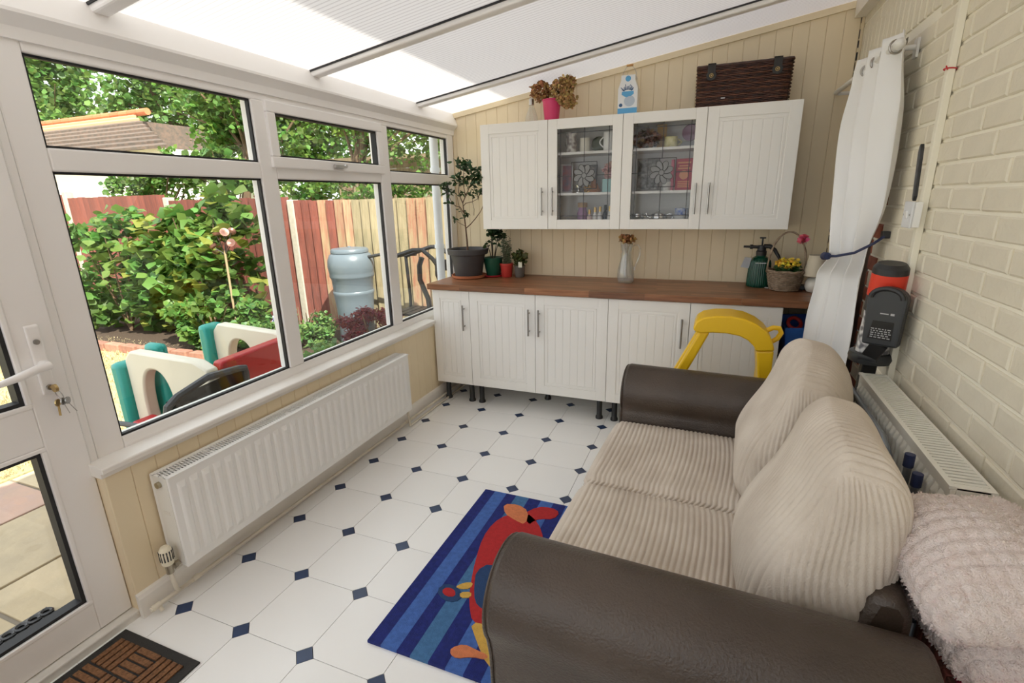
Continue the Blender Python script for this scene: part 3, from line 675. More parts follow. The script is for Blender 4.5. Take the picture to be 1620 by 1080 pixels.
# right glass cabinet, top shelf
t = thing('dried_leaf_bag','clump of brown dried leaves in the right glass cabinet','dried leaves',(1.515,YC,Z3)); leaves('leaves_clump', blob((0,0,0.062),(0.085,0.06,0.052),330,8,0.3), 0.036, mat('dried_brown_leaf',(0.22,0.10,0.045),0.8,isl=0.5), t, 8, 0.2, local=True)
o = B(-0.03,0.03,-0.004,0.004,0,0.15).build('card_packet', mm('ochre_card',(0.50,0.30,0.08),0.6)); o.location=(1.60,YC+0.04,Z3); o.rotation_euler=(-0.1,0,0.2); tag(o,'ochre card packet standing behind the dried leaves','packet')
cup('patterned_cup','pale yellow patterned cup lying by the purple plate',(1.665,YC-0.02,Z3),0.040,0.065,mat('yellow_pattern',(0.78,0.73,0.45),0.4,col2=(0.55,0.50,0.20),vscale=40),0.3,True,cat='cup')
o = MB().lathe([(0.0,0.0),(0.040,0.004),(0.050,0.012),(0.048,0.014),(0.038,0.007),(0.0,0.005)],n=28).build('saucer', [mm('mauve_ceramic',(0.38,0.25,0.34),0.3)], smooth=35); o.location=(1.775,YC+0.03,Z3+0.085); o.rotation_euler=(1.45,0,0.1); tag(o,'mauve saucer propped upright at the end of top shelf','saucer')
o = B(-0.045,0.045,-0.03,0.03,0,0.032).build('small_box', mm('grey_card',(0.35,0.35,0.37),0.6)); o.location=(1.775,YC+0.03,Z3); tag(o,'low grey box beneath the mauve saucer','box')
# right, middle
picture('photo_frame','large grey framed print of pale flowers in right glass cabinet',(1.515,YC+0.07,Z2),0.15,0.215,mm('taupe_frame',(0.30,0.28,0.25),0.4),mat('flower_print',(0.55,0.54,0.50),0.4,col2=(0.09,0.085,0.075),vscale=30),-0.05)
cup('small_cup','small white cup between framed print and red packet',(1.655,YC-0.03,Z2),0.026,0.055,M_WHITEC,0.4,False,cat='cup')
t = thing('red_packet','red book with orange lettering blocks on middle shelf','book',(1.755,YC+0.02,Z2)); B(-0.052,0.052,-0.02,0.02,0,0.195).build('cover',mm('crimson_card',(0.55,0.07,0.10),0.5),t,local=True,bevel=0.002)
m = MB()
for k,(w,z,h) in enumerate([(0.040,0.165,0.010),(0.030,0.147,0.008),(0.038,0.130,0.010)]): m.box(-w,w,-0.0212,-0.02,z,z+h)
m.cyl((0,-0.0212,0.095),(0,-0.02,0.095),0.028,n=20)
for k in range(4): m.box(-0.036,0.036,-0.0212,-0.02,0.018+k*0.011,0.024+k*0.011)
m.build('orange_print',mm('orange_ink',(0.85,0.38,0.20),0.5),t,local=True)
o = B(-0.008,0.008,-0.03,0.05,0,0.19).build('slim_book', mm('pink_card',(0.70,0.20,0.28),0.5)); o.location=(1.685,YC,Z2); tag(o,'slim pink book standing beside the red one','book')
# right, bottom
def dish(label,loc,r,h,mt,name='bowl',cat='bowl'):
    return lathe_thing(name,label,cat,loc,[(0,0),(r*0.5,0),(r*0.55,0.005),(r*0.9,h*0.7),(r,h),(r-0.004,h),(r*0.85,h*0.7),(r*0.5,0.009),(0,0.008)],mt)
cup('silver_cup','low silver cup nearest the divider on bottom shelf',(1.475,YC-0.02,Z1),0.042,0.082,M_SILV,0.2,True,cat='cup')
t = thing('teapot','squat silver teapot on the bottom shelf','teapot',(1.615,YC-0.01,Z1)); MB().lathe([(0,0),(0.036,0),(0.040,0.010),(0.054,0.040),(0.057,0.060),(0.046,0.080),(0.015,0.092),(0.006,0.093),(0.009,0.102),(0,0.106)]).build('pot',M_SILV,t,smooth=True,local=True)
MB().tube([(-0.05,0,0.05),(-0.072,0,0.062),(-0.085,0,0.084)],[0.012,0.008,0.006],10).build('spout',M_SILV,t,smooth=True,local=True); MB().torus((0.068,0,0.058),0.020,0.0035,(0,1,0),n=18,k=6).build('handle',M_SILV,t,smooth=True,local=True)
dish('white bowl carrying the blue patterned cup',(1.755,YC,Z1+0.030),0.056,0.040,M_WHITEC)
lathe_thing('saucer','flat white saucer under the stacked bowl','saucer',(1.755,YC,Z1),[(0,0),(0.036,0),(0.036,0.018),(0.066,0.028),(0.066,0.030),(0.038,0.026),(0,0.026)],M_WHITEC)
cup('blue_cup','blue and white patterned cup stacked in white bowl',(1.755,YC,Z1+0.042),0.040,0.072,mat('blue_white_pattern',(0.06,0.14,0.50),0.3,col2=(0.75,0.78,0.82),vscale=38),0.5,False,cat='cup')

# ================================================================== ON TOP OF THE WALL CABINETS
T = UZ1
t = thing('bulb_lamp','clear glass bulb-shaped bottle with metal cap beside the pink pot','bottle',(0.71,-0.15,T))
M_CLEAR = glassmat('clear_vessel_glass',(0.93,0.94,0.93),refl=0.09,haze=0.10)
MB().lathe([(0.0,0.002),(0.040,0.002),(0.046,0.012),(0.042,0.045),(0.028,0.085),(0.018,0.110),(0.016,0.125)],n=24).build('glass',M_CLEAR,t,smooth=True,local=True)
MB().lathe([(0.018,0.122),(0.019,0.160),(0.015,0.164),(0.0,0.166)],n=18).build('metal_cap',mat('nickel',(0.55,0.53,0.50),0.3,1.0),t,smooth=35,local=True)
MB().torus((0,0,0.172),0.008,0.0012,(0,1,0),n=14,k=5).build('loop',M_STEEL,t,smooth=True,local=True)
t = thing('pink_flowerpot','bright pink pot of dried brown hydrangea heads on wall cabinet','flowerpot',(0.872,-0.20,T))
MB().lathe([(0,0),(0.047,0),(0.049,0.004),(0.062,0.128),(0.065,0.130),(0.065,0.136),(0.060,0.136),(0.055,0.11),(0,0.11)],n=28).build('pot',mat('pink_metal',(0.68,0.045,0.16),0.4),t,smooth=35,local=True)
m = MB()
for a in ((-0.06,0.02,0.19),(0.05,0.0,0.20),(0.09,0.01,0.24),(0.11,-0.02,0.12)): m.tube([(0,0,0.10),(a[0]*0.5,a[1]*0.5,0.10+(a[2]-0.1)*0.6),a],0.003,6)
m.build('stems',mm('dry_stem',(0.14,0.09,0.04),0.8),t,local=True)
M_HYD = mat('dried_hydrangea',(0.50,0.32,0.13),0.85,isl=0.4); M_HYD2 = mat('dried_hydrangea_dark',(0.40,0.21,0.08),0.85,isl=0.4)
for k,(c,rr,n,mt) in enumerate([((-0.075,0,0.195),(0.068,0.06,0.062),420,M_HYD2),((0.075,0,0.185),(0.075,0.065,0.085),560,M_HYD),((0.124,-0.03,0.222),(0.048,0.05,0.042),260,M_HYD),((0.125,-0.02,0.115),(0.050,0.045,0.042),240,M_HYD)]):
    leaves('flower_head', blob(c,rr,n,30+k,0.7), 0.021, mt, t, 30+k, 0.2, wid=0.5, local=True)
# milk-bottle-shaped tin with printed front
t = thing('printed_tin','white and blue milk-bottle-shaped tin with wire handle above the cabinets','tin',(1.388,-0.20,T))
prof = [(-0.062,0),(0.062,0),(0.062,0.150),(0.044,0.200),(0.044,0.228),(-0.044,0.228),(-0.044,0.200),(-0.062,0.150)]
MB().prism(prof,'y',-0.045,0.045).build('body',mat('cream_enamel',(0.74,0.69,0.58),0.35),t,local=True,bevel=0.006)
pf = [(x*0.98,z*0.995+0.001) for x,z in prof]; MB().prism(pf,'y',-0.0462,-0.045).build('white_front',mm('print_white',(0.80,0.82,0.84),0.35),t,local=True)
M_BLUE = mm('print_blue',(0.10,0.38,0.68),0.35); M_DBLUE = mm('print_dark_blue',(0.03,0.10,0.24),0.35)
B(-0.0605,0.0605,-0.0470,-0.0462,0.002,0.038).build('blue_band',M_BLUE,t,local=True)
m = MB(); m.cyl((0.0,-0.0470,0.207),(0.0,-0.0462,0.207),0.017,n=20); m.build('blue_badge',M_BLUE,t,local=True)
MB().prism([(-0.038+0.076*k/12, 0.118-0.018*math.sin(PI*k/12)) for k in range(13)]+[(0.036,0.135),(-0.036,0.135)],'y',-0.0468,-0.0462).build('cup_print',M_BLUE,t,local=True)
m = MB(); rr = random.Random(3)
for k in range(12):
    a = PI*(0.08+0.84*k/11); L = rr.uniform(0.03,0.05); m.bar((0.022*math.cos(a),-0.0466,0.135+0.008*math.sin(a)),(L*math.cos(a),-0.0466,0.138+L*0.85*math.sin(a)),0.0008,0.004)
m.build('splash_print',M_DBLUE,t,local=True)
m = MB().sphere((0.012,-0.0464,0.078),0.034,0.0008,0.032); m.build('jug_print',mm('print_grey_blue',(0.48,0.56,0.66),0.4),t,local=True)
MB().cyl((-0.042,-0.0470,0.056),(-0.042,-0.0462,0.056),0.011,n=16).build('stamp_print',M_DBLUE,t,local=True)
MB().tube([(0.046*math.cos(PI*k/12),0,0.205+0.085*math.sin(PI*k/12)) for k in range(13)],0.0014,6).build('wire_handle',M_STEEL,t,local=True)
MB().cyl((-0.020,0,0.291),(0.020,0,0.291),0.0065,n=12).build('wooden_grip',mm('grip_wood',(0.50,0.26,0.08),0.5),t,local=True,smooth=True)
# wicker hamper: woven strands round a tapered body
t = thing('wicker_hamper','dark brown wicker hamper with two leather straps on wall cabinet','hamper',(2.052,-0.135,T))
M_WICK = mat('dark_wicker',(0.075,0.028,0.018),0.45,col2=(0.028,0.011,0.008),vscale=35); M_WICKL = mat('reddish_wicker',(0.16,0.060,0.030),0.45,var=0.4,vscale=25)
hx, hy, hh = 0.248, 0.105, 0.225
B(-hx+0.004,hx-0.004,-hy+0.004,hy-0.004,0.004,hh-0.005).build('lining',mm('hamper_lining',(0.02,0.01,0.008),0.8),t,local=True)
def ring_pts(z, n, ph, amp=0.0045, grow=0.05):
    pts = []; a, b = hx+grow*z*0.5, hy+grow*z*0.3; per = 4*(a+b)
    for i in range(n):
        s = per*i/n
        if s < 2*a: x_, y_, nx, ny = -a+s, -b, 0, -1
        elif s < 2*a+2*b: x_, y_, nx, ny = a, -b+(s-2*a), 1, 0
        elif s < 4*a+2*b: x_, y_, nx, ny = a-(s-2*a-2*b), b, 0, 1
        else: x_, y_, nx, ny = -a, b-(s-4*a-2*b), -1, 0
        w = amp*math.cos(PI*i+ph); pts.append((x_+nx*w, y_+ny*w, z))
    return pts
for k in range(24):
    MB().tube(ring_pts(0.008+k*0.0090,44,PI*(k%2)),0.0052,5,closed=True).build('woven_row',M_WICK if k%3 else M_WICKL,t,local=True,smooth='all')
MB().tube(ring_pts(hh,60,0,0.002),0.0085,6,closed=True).build('lid_rim',M_WICK,t,local=True,smooth='all')
B(-hx,hx,-hy,hy,hh-0.004,hh+0.008).build('lid',M_WICK,t,local=True,bevel=0.004)
for sx in (-0.175,0.175):
    m = MB(); m.box(sx-0.022,sx+0.022,-hy-0.022,0.02,hh+0.006,hh+0.013); m.prism([(sx-0.022,hh+0.013),(sx-0.022,hh-0.035),(sx-0.030,hh-0.050),(sx-0.022,hh-0.072),(sx,hh-0.080),(sx+0.022,hh-0.072),(sx+0.030,hh-0.050),(sx+0.022,hh-0.035),(sx+0.022,hh+0.013)],'y',-hy-0.022,-hy-0.016)
    st = m.build('strap',mm('black_leather_strap',(0.02,0.018,0.017),0.5),t,local=True,bevel=0.001)
    m = MB().torus((sx,-hy-0.0235,hh-0.052),0.010,0.0022,(0,1,0),n=16,k=6); m.cyl((sx,-hy-0.026,hh-0.052),(sx,-hy-0.022,hh-0.052),0.004,n=10); m.build('buckle',M_BRASS,st,local=True,smooth=True)
m = MB()
m.box(-0.112,-0.090,-hy-0.012,-hy-0.008,0.044,0.050); m.build('metal_tag',M_STEEL,t,local=True)

# ================================================================== ON THE WORKTOP
WZ = 0.917
M_SOIL = mm('soil',(0.06,0.035,0.02),0.95,bump=0.6,bscale=90)
def potted(name,label,loc,prof,mt,soil_r,soil_z,group=None):
    t = thing(name,label,'potted plant',loc,group=group)
    MB().lathe(prof,n=32).build('pot',mt,t,smooth=35,local=True)
    MB().lathe([(0.0,soil_z+0.004),(soil_r*0.6,soil_z+0.003),(soil_r,soil_z)],n=24).build('soil',M_SOIL,t,local=True)
    return t
lathe_thing('plant_saucer','round terracotta saucer under the big grey plant pot','saucer',(0.212,-0.250,WZ),[(0,0),(0.112,0),(0.128,0.006),(0.135,0.026),(0.130,0.026),(0.120,0.008),(0,0.007)],mm('terracotta',(0.52,0.19,0.09),0.6),32)
t = potted('potted_tree','small dark-leaved tree growing in a big charcoal pot by window',(0.212,-0.250,WZ+0.008),[(0,0),(0.100,0),(0.104,0.006),(0.132,0.170),(0.148,0.172),(0.154,0.176),(0.160,0.212),(0.156,0.216),(0.146,0.214),(0.135,0.19),(0,0.185)],mm('charcoal_pot',(0.060,0.058,0.062),0.6,bump=0.05),0.140,0.193)
def tw(cx,cy,dy=0.0): return ((cx-240)*0.00108, dy, 0.208+(770-cy)*0.00094)
BR = [([(240,785),(237,690),(232,600),(226,520),(221,440),(218,400)],0.0075,0.0),([(235,600),(270,568),(310,520),(345,470),(362,430),(370,350)],0.0042,0.03),
      ([(222,480),(198,435),(165,425),(140,400),(118,345),(98,270)],0.0038,-0.02),([(218,430),(245,405),(300,395),(345,375),(370,330)],0.0035,-0.04),([(218,400),(240,350),(262,300),(285,250),(290,190)],0.0042,0.02),
      ([(220,410),(205,370),(190,320),(200,250),(215,170),(213,100)],0.0038,-0.01),([(226,530),(200,470),(180,440),(165,380),(150,330)],0.003,0.04),([(300,500),(298,450),(285,420),(275,360),(300,260)],0.0022,0.05),([(232,585),(200,560),(170,530)],0.0022,-0.05),([(262,300),(300,260),(340,220),(345,140)],0.003,0.05),([(240,345),(235,280),(240,200),(250,140),(290,95)],0.003,-0.03)]
m = MB()
for pts,r0,dy in BR: m.tube([tw(a,b,dy*i/(len(pts)-1)) for i,(a,b) in enumerate(pts)],[r0*(1-0.6*i/(len(pts)-1)) for i in range(len(pts))],7)
m.build('trunk',mat('tree_bark',(0.15,0.085,0.05),0.8,var=0.3,vscale=40),t,local=True,smooth=True)
g = np.random.default_rng(5); LP = []
for (cx,cy,rx,rz,n,dy) in [(90,262,22,18,16,-.02),(135,315,26,22,15,-.01),(205,95,32,22,22,0),(215,140,25,22,14,0),(285,105,22,15,12,-.03),(285,150,42,25,34,0),(340,150,25,22,16,.05),(195,215,32,18,20,-.01),(290,215,45,28,40,.02),(345,225,28,28,26,.04),(270,250,55,26,30,0),(330,200,40,22,22,.04),(345,320,42,20,26,.02),(310,345,25,15,12,-.03),(210,325,15,10,8,.03),(160,250,25,20,14,-.02),(185,470,18,14,6,.03),(170,528,18,8,6,-.05),(230,490,12,8,4,0),(125,400,12,15,6,-.02),(375,300,15,20,10,.02)]:
    for _ in range(int(n*1.25)): a, b, c = g.normal(size=3); x_, y_, z_ = tw(cx+a*rx*0.6, cy+b*rz*0.6, dy+c*0.03); LP.append((x_,y_,z_))
leaves('leaves', LP, 0.042, leafmat('glossy_dark_leaf',(0.032,0.080,0.026),0.5,0.15), t, 5, 0.5, wid=0.24, droop=0.1, local=True)
lathe_thing('plant_saucer','red saucer under the green flowerpot','saucer',(0.378,-0.150,WZ),[(0,0),(0.068,0),(0.080,0.006),(0.084,0.016),(0.080,0.016),(0.072,0.007),(0,0.006)],mm('red_plastic',(0.42,0.02,0.035),0.4),28)
t = potted('potted_plant','leggy plant in green pot standing on a red saucer',(0.378,-0.150,WZ+0.007),[(0,0),(0.050,0),(0.054,0.01),(0.072,0.10),(0.076,0.135),(0.080,0.138),(0.078,0.142),(0.070,0.138),(0.06,0.12),(0,0.118)],mm('green_glaze',(0.010,0.085,0.05),0.3),0.062,0.124)
m = MB(); tips = []
for a,(dx,dz) in enumerate([(-0.055,0.265),(-0.02,0.33),(0.018,0.335),(0.045,0.325),(0.065,0.30),(0.0,0.27)]):
    dy = 0.03*math.sin(a*2.3); m.tube([(dx*0.15,dy*0.3,0.12),(dx*0.5,dy*0.6,0.12+(dz-0.12)*0.5),(dx,dy,dz)],[0.0038,0.003,0.002],6); tips.append((dx,dy,dz))
m.build('stems',mm('dark_stem',(0.05,0.035,0.02),0.7),t,local=True,smooth=True)
LP = np.concatenate([np.array(tips)[g.integers(1,5,110)]+g.normal(size=(110,3))*np.array([0.022,0.02,0.022]), np.array(tips)[g.integers(0,6,30)]+g.normal(size=(30,3))*np.array([0.012,0.012,0.03])-np.array([0,0,0.03])])
leaves('leaves', LP, 0.034, leafmat('dark_green_leaf',(0.022,0.060,0.018),0.4,0.15), t, 6, 0.4, wid=0.38, local=True)
t = potted('potted_herb','bushy rosemary-like herb in a red pot',(0.492,-0.150,WZ),[(0,0),(0.038,0),(0.040,0.004),(0.050,0.090),(0.053,0.092),(0.053,0.105),(0.049,0.106),(0.045,0.095),(0,0.09)],mm('red_pot',(0.55,0.045,0.035),0.45),0.044,0.094)
LP = []
m = MB()
for k in range(20):
    a = k*2.4; l = 0.11+0.12*((k*7)%10)/10; tip = np.array([0.042*math.cos(a)*(0.4+0.6*((k*3)%7)/7),0.035*math.sin(a),0.095+l]); base = np.array([0.02*math.cos(a),0.02*math.sin(a),0.09]); m.tube([base,(base+tip)/2,tip],0.0013,5)
    for q in np.linspace(0.1,1,15): LP += [tuple(base+(tip-base)*q+g.normal(size=3)*0.004) for _ in range(3)]
m.build('stems',mm('herb_stem',(0.12,0.10,0.06),0.8),t,local=True); leaves('leaves', LP, 0.018, leafmat('grey_green_needle',(0.11,0.15,0.085),0.35,0.2), t, 7, 0.2, wid=0.13, local=True)
t = potted('potted_succulent','succulent with a paper tag in small grey glass pot',(0.596,-0.140,WZ),[(0,0),(0.034,0),(0.036,0.004),(0.042,0.080),(0.045,0.082),(0.045,0.090),(0.041,0.090),(0.038,0.08),(0,0.075)],mm('smoky_glass_pot',(0.13,0.12,0.11),0.25),0.037,0.079)
leaves('leaves', blob((0.0,0,0.145),(0.055,0.04,0.060),110,11,0.3), 0.042, leafmat('olive_leaf',(0.075,0.095,0.025),0.5,0.15), t, 11, 0.4, wid=0.4, local=True)
B(0.008,0.038,-0.050,-0.0485,0.080,0.122).build('paper_tag',mm('tag_paper',(0.72,0.72,0.60),0.6),t,local=True)
t = thing('glass_jug','clear glass jug holding dried brown flowers','jug',(1.415,-0.20,WZ))
MB().lathe([(0.0,0.004),(0.050,0.002),(0.056,0.010),(0.060,0.045),(0.054,0.10),(0.036,0.17),(0.033,0.215),(0.043,0.275),(0.041,0.275),(0.031,0.215),(0.034,0.17),(0.051,0.10),(0.056,0.045),(0.052,0.016),(0.0,0.014)],n=28).build('glass',M_CLEAR,t,smooth=True,local=True)
MB().tube([(0.040,0,0.255),(0.075,0,0.262),(0.092,0,0.235),(0.090,0,0.19),(0.072,0,0.14),(0.056,0,0.10),(0.062,0,0.088)],0.0055,8).build('handle',M_CLEAR,t,smooth=True,local=True)
m = MB()
for k in range(9): a = k*0.7; m.tube([(0.015*math.cos(a),0.015*math.sin(a),0.02),(0.012*math.cos(a+2),0.012*math.sin(a+2),0.17),(0.025*math.cos(a),0.025*math.sin(a),0.285)],0.0012,5)
m.build('stems',MATS['dry_stem'],t,local=True)
leaves('dried_flowers', blob((0,0,0.300),(0.055,0.045,0.030),260,13,0.4), 0.019, M_HYD2, t, 13, 0.3, wid=0.5, local=True)
t = thing('garden_sprayer','dark green ribbed pressure sprayer with black pump head','sprayer',(2.262,-0.14,WZ))
def ribbed(z,r): return r
M_GRNG = mat('bottle_green_plastic',(0.004,0.055,0.032),0.25)
pr = [(0.066,0.0),(0.070,0.006),(0.069,0.06),(0.064,0.150),(0.060,0.168),(0.048,0.185),(0.030,0.195),(0.027,0.205)]
def rib(u,v):
    k = v*(len(pr)-1); i = min(int(k),len(pr)-2); f = k-i; rr = pr[i][0]*(1-f)+pr[i+1][0]*f; z = pr[i][1]*(1-f)+pr[i+1][1]*f
    if z < 0.172: rr *= 1+0.018*math.cos(u*2*PI*36)
    a = u*2*PI; return (rr*math.cos(a),rr*math.sin(a),z)
m = MB().grid(rib,216,21,True); m.v.append((0,0,0)); m.build('tank',M_GRNG,t,local=True,smooth='all')
m = MB(); m.lathe([(0.030,0.200),(0.032,0.225),(0.026,0.232),(0.024,0.262),(0.0,0.266)],n=18); m.cyl((0,0,0.26),(0,0,0.310),0.005); m.cyl((0,0,0.306),(0,0,0.314),0.018); m.build('pump_head',M_BLACK,t,local=True,smooth=35)
m = MB(); m.cyl((0.0,-0.01,0.252),(-0.055,-0.012,0.254),0.010); m.cyl((-0.055,-0.012,0.254),(-0.070,-0.0125,0.2545),0.014); m.cyl((-0.07,-0.0125,0.2545),(-0.108,-0.013,0.255),0.007); m.build('nozzle',M_BLACK,t,local=True,smooth=35)
MB().tube([(0.01,-0.005,0.258),(0.045,-0.01,0.258),(0.075,-0.014,0.235),(0.100,-0.018,0.195),(0.112,-0.02,0.168)],[0.014,0.014,0.012,0.010,0.007],10).build('lever',M_BLACK,t,local=True,smooth=True)
o = MB().prism([(-0.115,0.125),(-0.095,0.190),(-0.055,0.185),(-0.066,0.118)],'y',-0.03,-0.0295).build('swing_tag',mm('grey_tag',(0.40,0.42,0.45),0.6),t,local=True)
m = MB()
for k in range(8): m.box(-0.032+k*0.008,-0.027+k*0.008,-0.0665,-0.0645,0.1545,0.1595)
m.xf(Matrix.Translation((0,-0.002,0.0))); m.build('white_print',mm('print_white',(0.8,0.82,0.84),0.35),t,local=True)
# wicker flower basket
t = thing('flower_basket','round wicker basket with tall hoop handle and pink bow','basket',(2.400,-0.255,WZ))
M_WIL = mat('grey_willow',(0.40,0.30,0.21),0.7,col2=(0.20,0.14,0.09),vscale=45)
def bk(z): return 0.072+0.030*(z/0.12)**0.7
for k in range(12):
    z = 0.008+k*0.0095; n = 34; pts = [((bk(z)+0.0035*math.cos(PI*i+PI*(k%2)))*math.cos(2*PI*i/n),(bk(z)+0.0035*math.cos(PI*i+PI*(k%2)))*math.sin(2*PI*i/n),z) for i in range(n)]
    MB().tube(pts,0.0050,5,closed=True).build('woven_row',M_WIL,t,local=True,smooth='all')
m = MB()
for s in (0,2.1): m.tube([((0.105+0.004*math.cos(k*1.1+s))*math.cos(2*PI*k/40),(0.105+0.004*math.cos(k*1.1+s))*math.sin(2*PI*k/40),0.122+0.004*math.sin(k*1.1+s)) for k in range(40)],0.0055,6,closed=True)
m.build('rim',M_WIL,t,local=True,smooth='all')
MB().lathe([(0.0,0.003),(0.070,0.003),(0.074,0.010),(0.0,0.010)],n=24).build('base',M_WIL,t,local=True)
m = MB()
for s in (0,PI): m.tube([(0.104*math.cos(PI*k/24)+0.003*math.cos(k*0.9+s),0.003*math.sin(k*0.9+s),0.11+0.245*math.sin(PI*k/24)**0.85) for k in range(25)],0.0045,6)
m.build('hoop_handle',M_WIL,t,local=True,smooth='all')
leaves('bow', blob((0.068,-0.012,0.315),(0.018,0.014,0.026),34,16,0.2), 0.032, mat('pink_ribbon',(0.80,0.16,0.28),0.4,isl=0.2), t, 16, 0.1, local=True)
leaves('inner_packing', blob((0,0,0.095),(0.085,0.085,0.02),120,17,0.1), 0.030, mat('dry_moss',(0.10,0.085,0.05),0.9,isl=0.3), t, 17, 0.6, local=True)
t = thing('kalanchoe','low plant with clusters of yellow flowers inside the wicker basket','potted plant',(2.405,-0.262,WZ+0.012))
MB().lathe([(0,0),(0.042,0),(0.052,0.085),(0.050,0.085),(0.0,0.08)],n=20).build('pot',mm('brown_nursery_pot',(0.12,0.06,0.035),0.6),t,local=True,smooth=35)
leaves('leaves', blob((0,0,0.125),(0.070,0.065,0.030),150,18,0.4), 0.038, leafmat('kalanchoe_leaf',(0.035,0.10,0.025),0.4,0.1), t, 18, 0.6, wid=0.45, local=True)
leaves('yellow_flowers', blob((0,-0.005,0.158),(0.068,0.062,0.026),260,19,0.75), 0.017, mat('yellow_petal',(0.85,0.62,0.06),0.6,isl=0.15), t, 19, 0.7, wid=0.6, local=True)
# table lamp
t = thing('table_lamp','small cream table lamp with round ceramic base by the curtain','lamp',(2.560,-0.285,WZ))
MB().lathe([(0,0),(0.034,0),(0.044,0.008),(0.054,0.035),(0.052,0.062),(0.040,0.082),(0.018,0.094),(0.012,0.100),(0.010,0.118),(0,0.118)],n=28).build('base',mm('cream_glaze',(0.76,0.73,0.65),0.15),t,local=True,smooth=True)
MB().lathe([(0.070,0.098),(0.048,0.222),(0.046,0.222),(0.068,0.098)],n=32).build('lamp_shade',mm('cream_fabric_shade',(0.66,0.59,0.46),0.8),t,local=True,smooth=35)
m = MB().torus((0,0,0.099),0.070,0.0018,(0,0,1),n=32,k=5); m.build('shade_trim',mm('shade_edge',(0.35,0.27,0.18),0.7),t,local=True)
m = MB().tube([(0.0,0,0.006),(0.02,0.05,0.004),(-0.02,0.09,0.004),(0.06,0.11,0.004),(0.0,0.13,0.004)],0.003,6); m.xf(Matrix.Translation((2.50,-0.27,WZ))); o = m.build('power_cable',M_BLACK,smooth=True); tag(o,'short black cable coiled between basket and lamp','cable')
o = MB().prism([(2.455,-0.215),(2.535,-0.225),(2.530,-0.165),(2.450,-0.16)],'z',WZ,WZ+0.028).build('dark_gadget',M_DGREY,bevel=0.004); tag(o,'flat dark gadget lying behind the wicker basket','gadget')
o = MB().prism([(2.300,-0.215),(2.330,-0.205),(2.328,-0.190),(2.298,-0.198)],'z',WZ,WZ+0.004).build('paper_scrap',mm('white_paper',(0.8,0.8,0.78),0.6)); tag(o,'scrap of white paper between sprayer and basket','paper')
# ================================================================== RADIATORS
def flutes(m, along0, along1, z0, z1, face, out, pitch):
    n = int(round((along1-along0)/pitch)); w = (along1-along0)/n
    for k in range(n):
        a = along0+k*w
        m.add([(face,a+w*0.14,z0),(face,a+w*0.86,z0),(face,a+w*0.86,z1),(face,a+w*0.14,z1),(face+out,a+w*0.32,z0+0.022),(face+out,a+w*0.68,z0+0.022),(face+out,a+w*0.68,z1-0.022),(face+out,a+w*0.32,z1-0.022)],
              [(4,5,6,7),(0,1,5,4),(1,2,6,5),(2,3,7,6),(3,0,4,7)])
rd = thing('radiator','long low white double radiator under the window','radiator',(0.12,-1.9,0.15))
x0,x1,y0,y1,z0,z1 = 0.070,0.174,-2.705,-1.105,0.150,0.540
m = MB(); m.box(x1-0.016,x1-0.004,y0,y1,z0,z1-0.006); flutes(m,y0+0.02,y1-0.02,z0+0.03,z1-0.035,x1-0.004,0.008,0.0500); m.build('front_panel',M_RADW,rd,bevel=0.003)
m = MB(); m.box(x0,x0+0.014,y0,y1,z0,z1-0.006); m.build('back_panel',M_RADW,rd)
for yy in (y0,y1-0.003): B(x0+0.014,x1-0.016,yy,yy+0.003,z0+0.005,z1-0.002).build('side_panel',mat('radiator_side',(0.80,0.79,0.74),0.35),rd)
m = MB(); m.box(x0,x0+0.020,y0,y1,z1-0.006,z1); m.box(x1-0.022,x1,y0,y1,z1-0.006,z1); gx0, gx1 = x0+0.020, x1-0.022
for k in range(3): c = gx0+(gx1-gx0)*(k/2); m.box(c-0.0035,c+0.0035,y0,y1,z1-0.005,z1-0.001)
n = 128
for k in range(n+1):
    a = y0+0.004+(y1-y0-0.008)*k/n
    wd = 0.010 if k%16 == 0 else 0.0052
    for h in range(2):
        b0 = gx0+(gx1-gx0)*h/2; s = 0.5*(y1-y0)/n*(h%2); m.box(b0,b0+(gx1-gx0)/2,a+s-wd/2,a+s+wd/2,z1-0.004,z1-0.001)
m.build('top_grille',M_RADW,rd)
B(x0+0.014,x1-0.016,y0+0.003,y1-0.003,z1-0.045,z1-0.030).build('slot_shade_plate',M_SLOT,rd)  # dark plate standing in for the shade inside the grille slots
m = MB(); m.cyl((0.118,y0-0.012,0.505),(0.118,y0,0.505),0.012); m.build('bleed_plug',mat('old_brass',(0.45,0.40,0.28),0.4,0.9),rd,smooth=True)
B(0.105,0.138,y0-0.001,y0,0.375,0.390).build('maker_plate',mat('plate_cream',(0.78,0.76,0.70),0.4),rd)
tv = thing('thermostat_valve','cream thermostatic radiator valve at the end of the low radiator','valve',(0.125,-2.745,0.16))
M_VALVE = mat('cream_valve',(0.80,0.74,0.58),0.4)
m = MB(); m.lathe([(0.018,0.185),(0.021,0.190),(0.023,0.235),(0.021,0.250),(0.014,0.262),(0.0,0.266)],(0.125,-2.745,0),20); m.build('valve_head',M_VALVE,tv,smooth=35)
m = MB()
for k in range(14): a = 2*PI*k/14; m.box(-0.002,0.002,-0.002,0.002,0.206,0.246); m.xf(Matrix.Translation((0.125+0.0215*math.cos(a),-2.745+0.0215*math.sin(a),0)), len(m.v)-8)
m.build('grip_ribs',M_SLOT,tv)
m = MB(); m.cyl((0.125,-2.745,0.145),(0.125,-2.745,0.186),0.013); m.cyl((0.125,-2.745,0.165),(0.125,-2.708,0.165),0.011); m.cyl((0.125,-2.728,0.165),(0.125,-2.718,0.165),0.016,n=6); m.build('valve_body',mat('dull_nickel',(0.42,0.38,0.30),0.45,0.9),tv,smooth=35)
M_PIPE = mat('painted_pipe',(0.78,0.72,0.60),0.4,var=0.15,vscale=10)
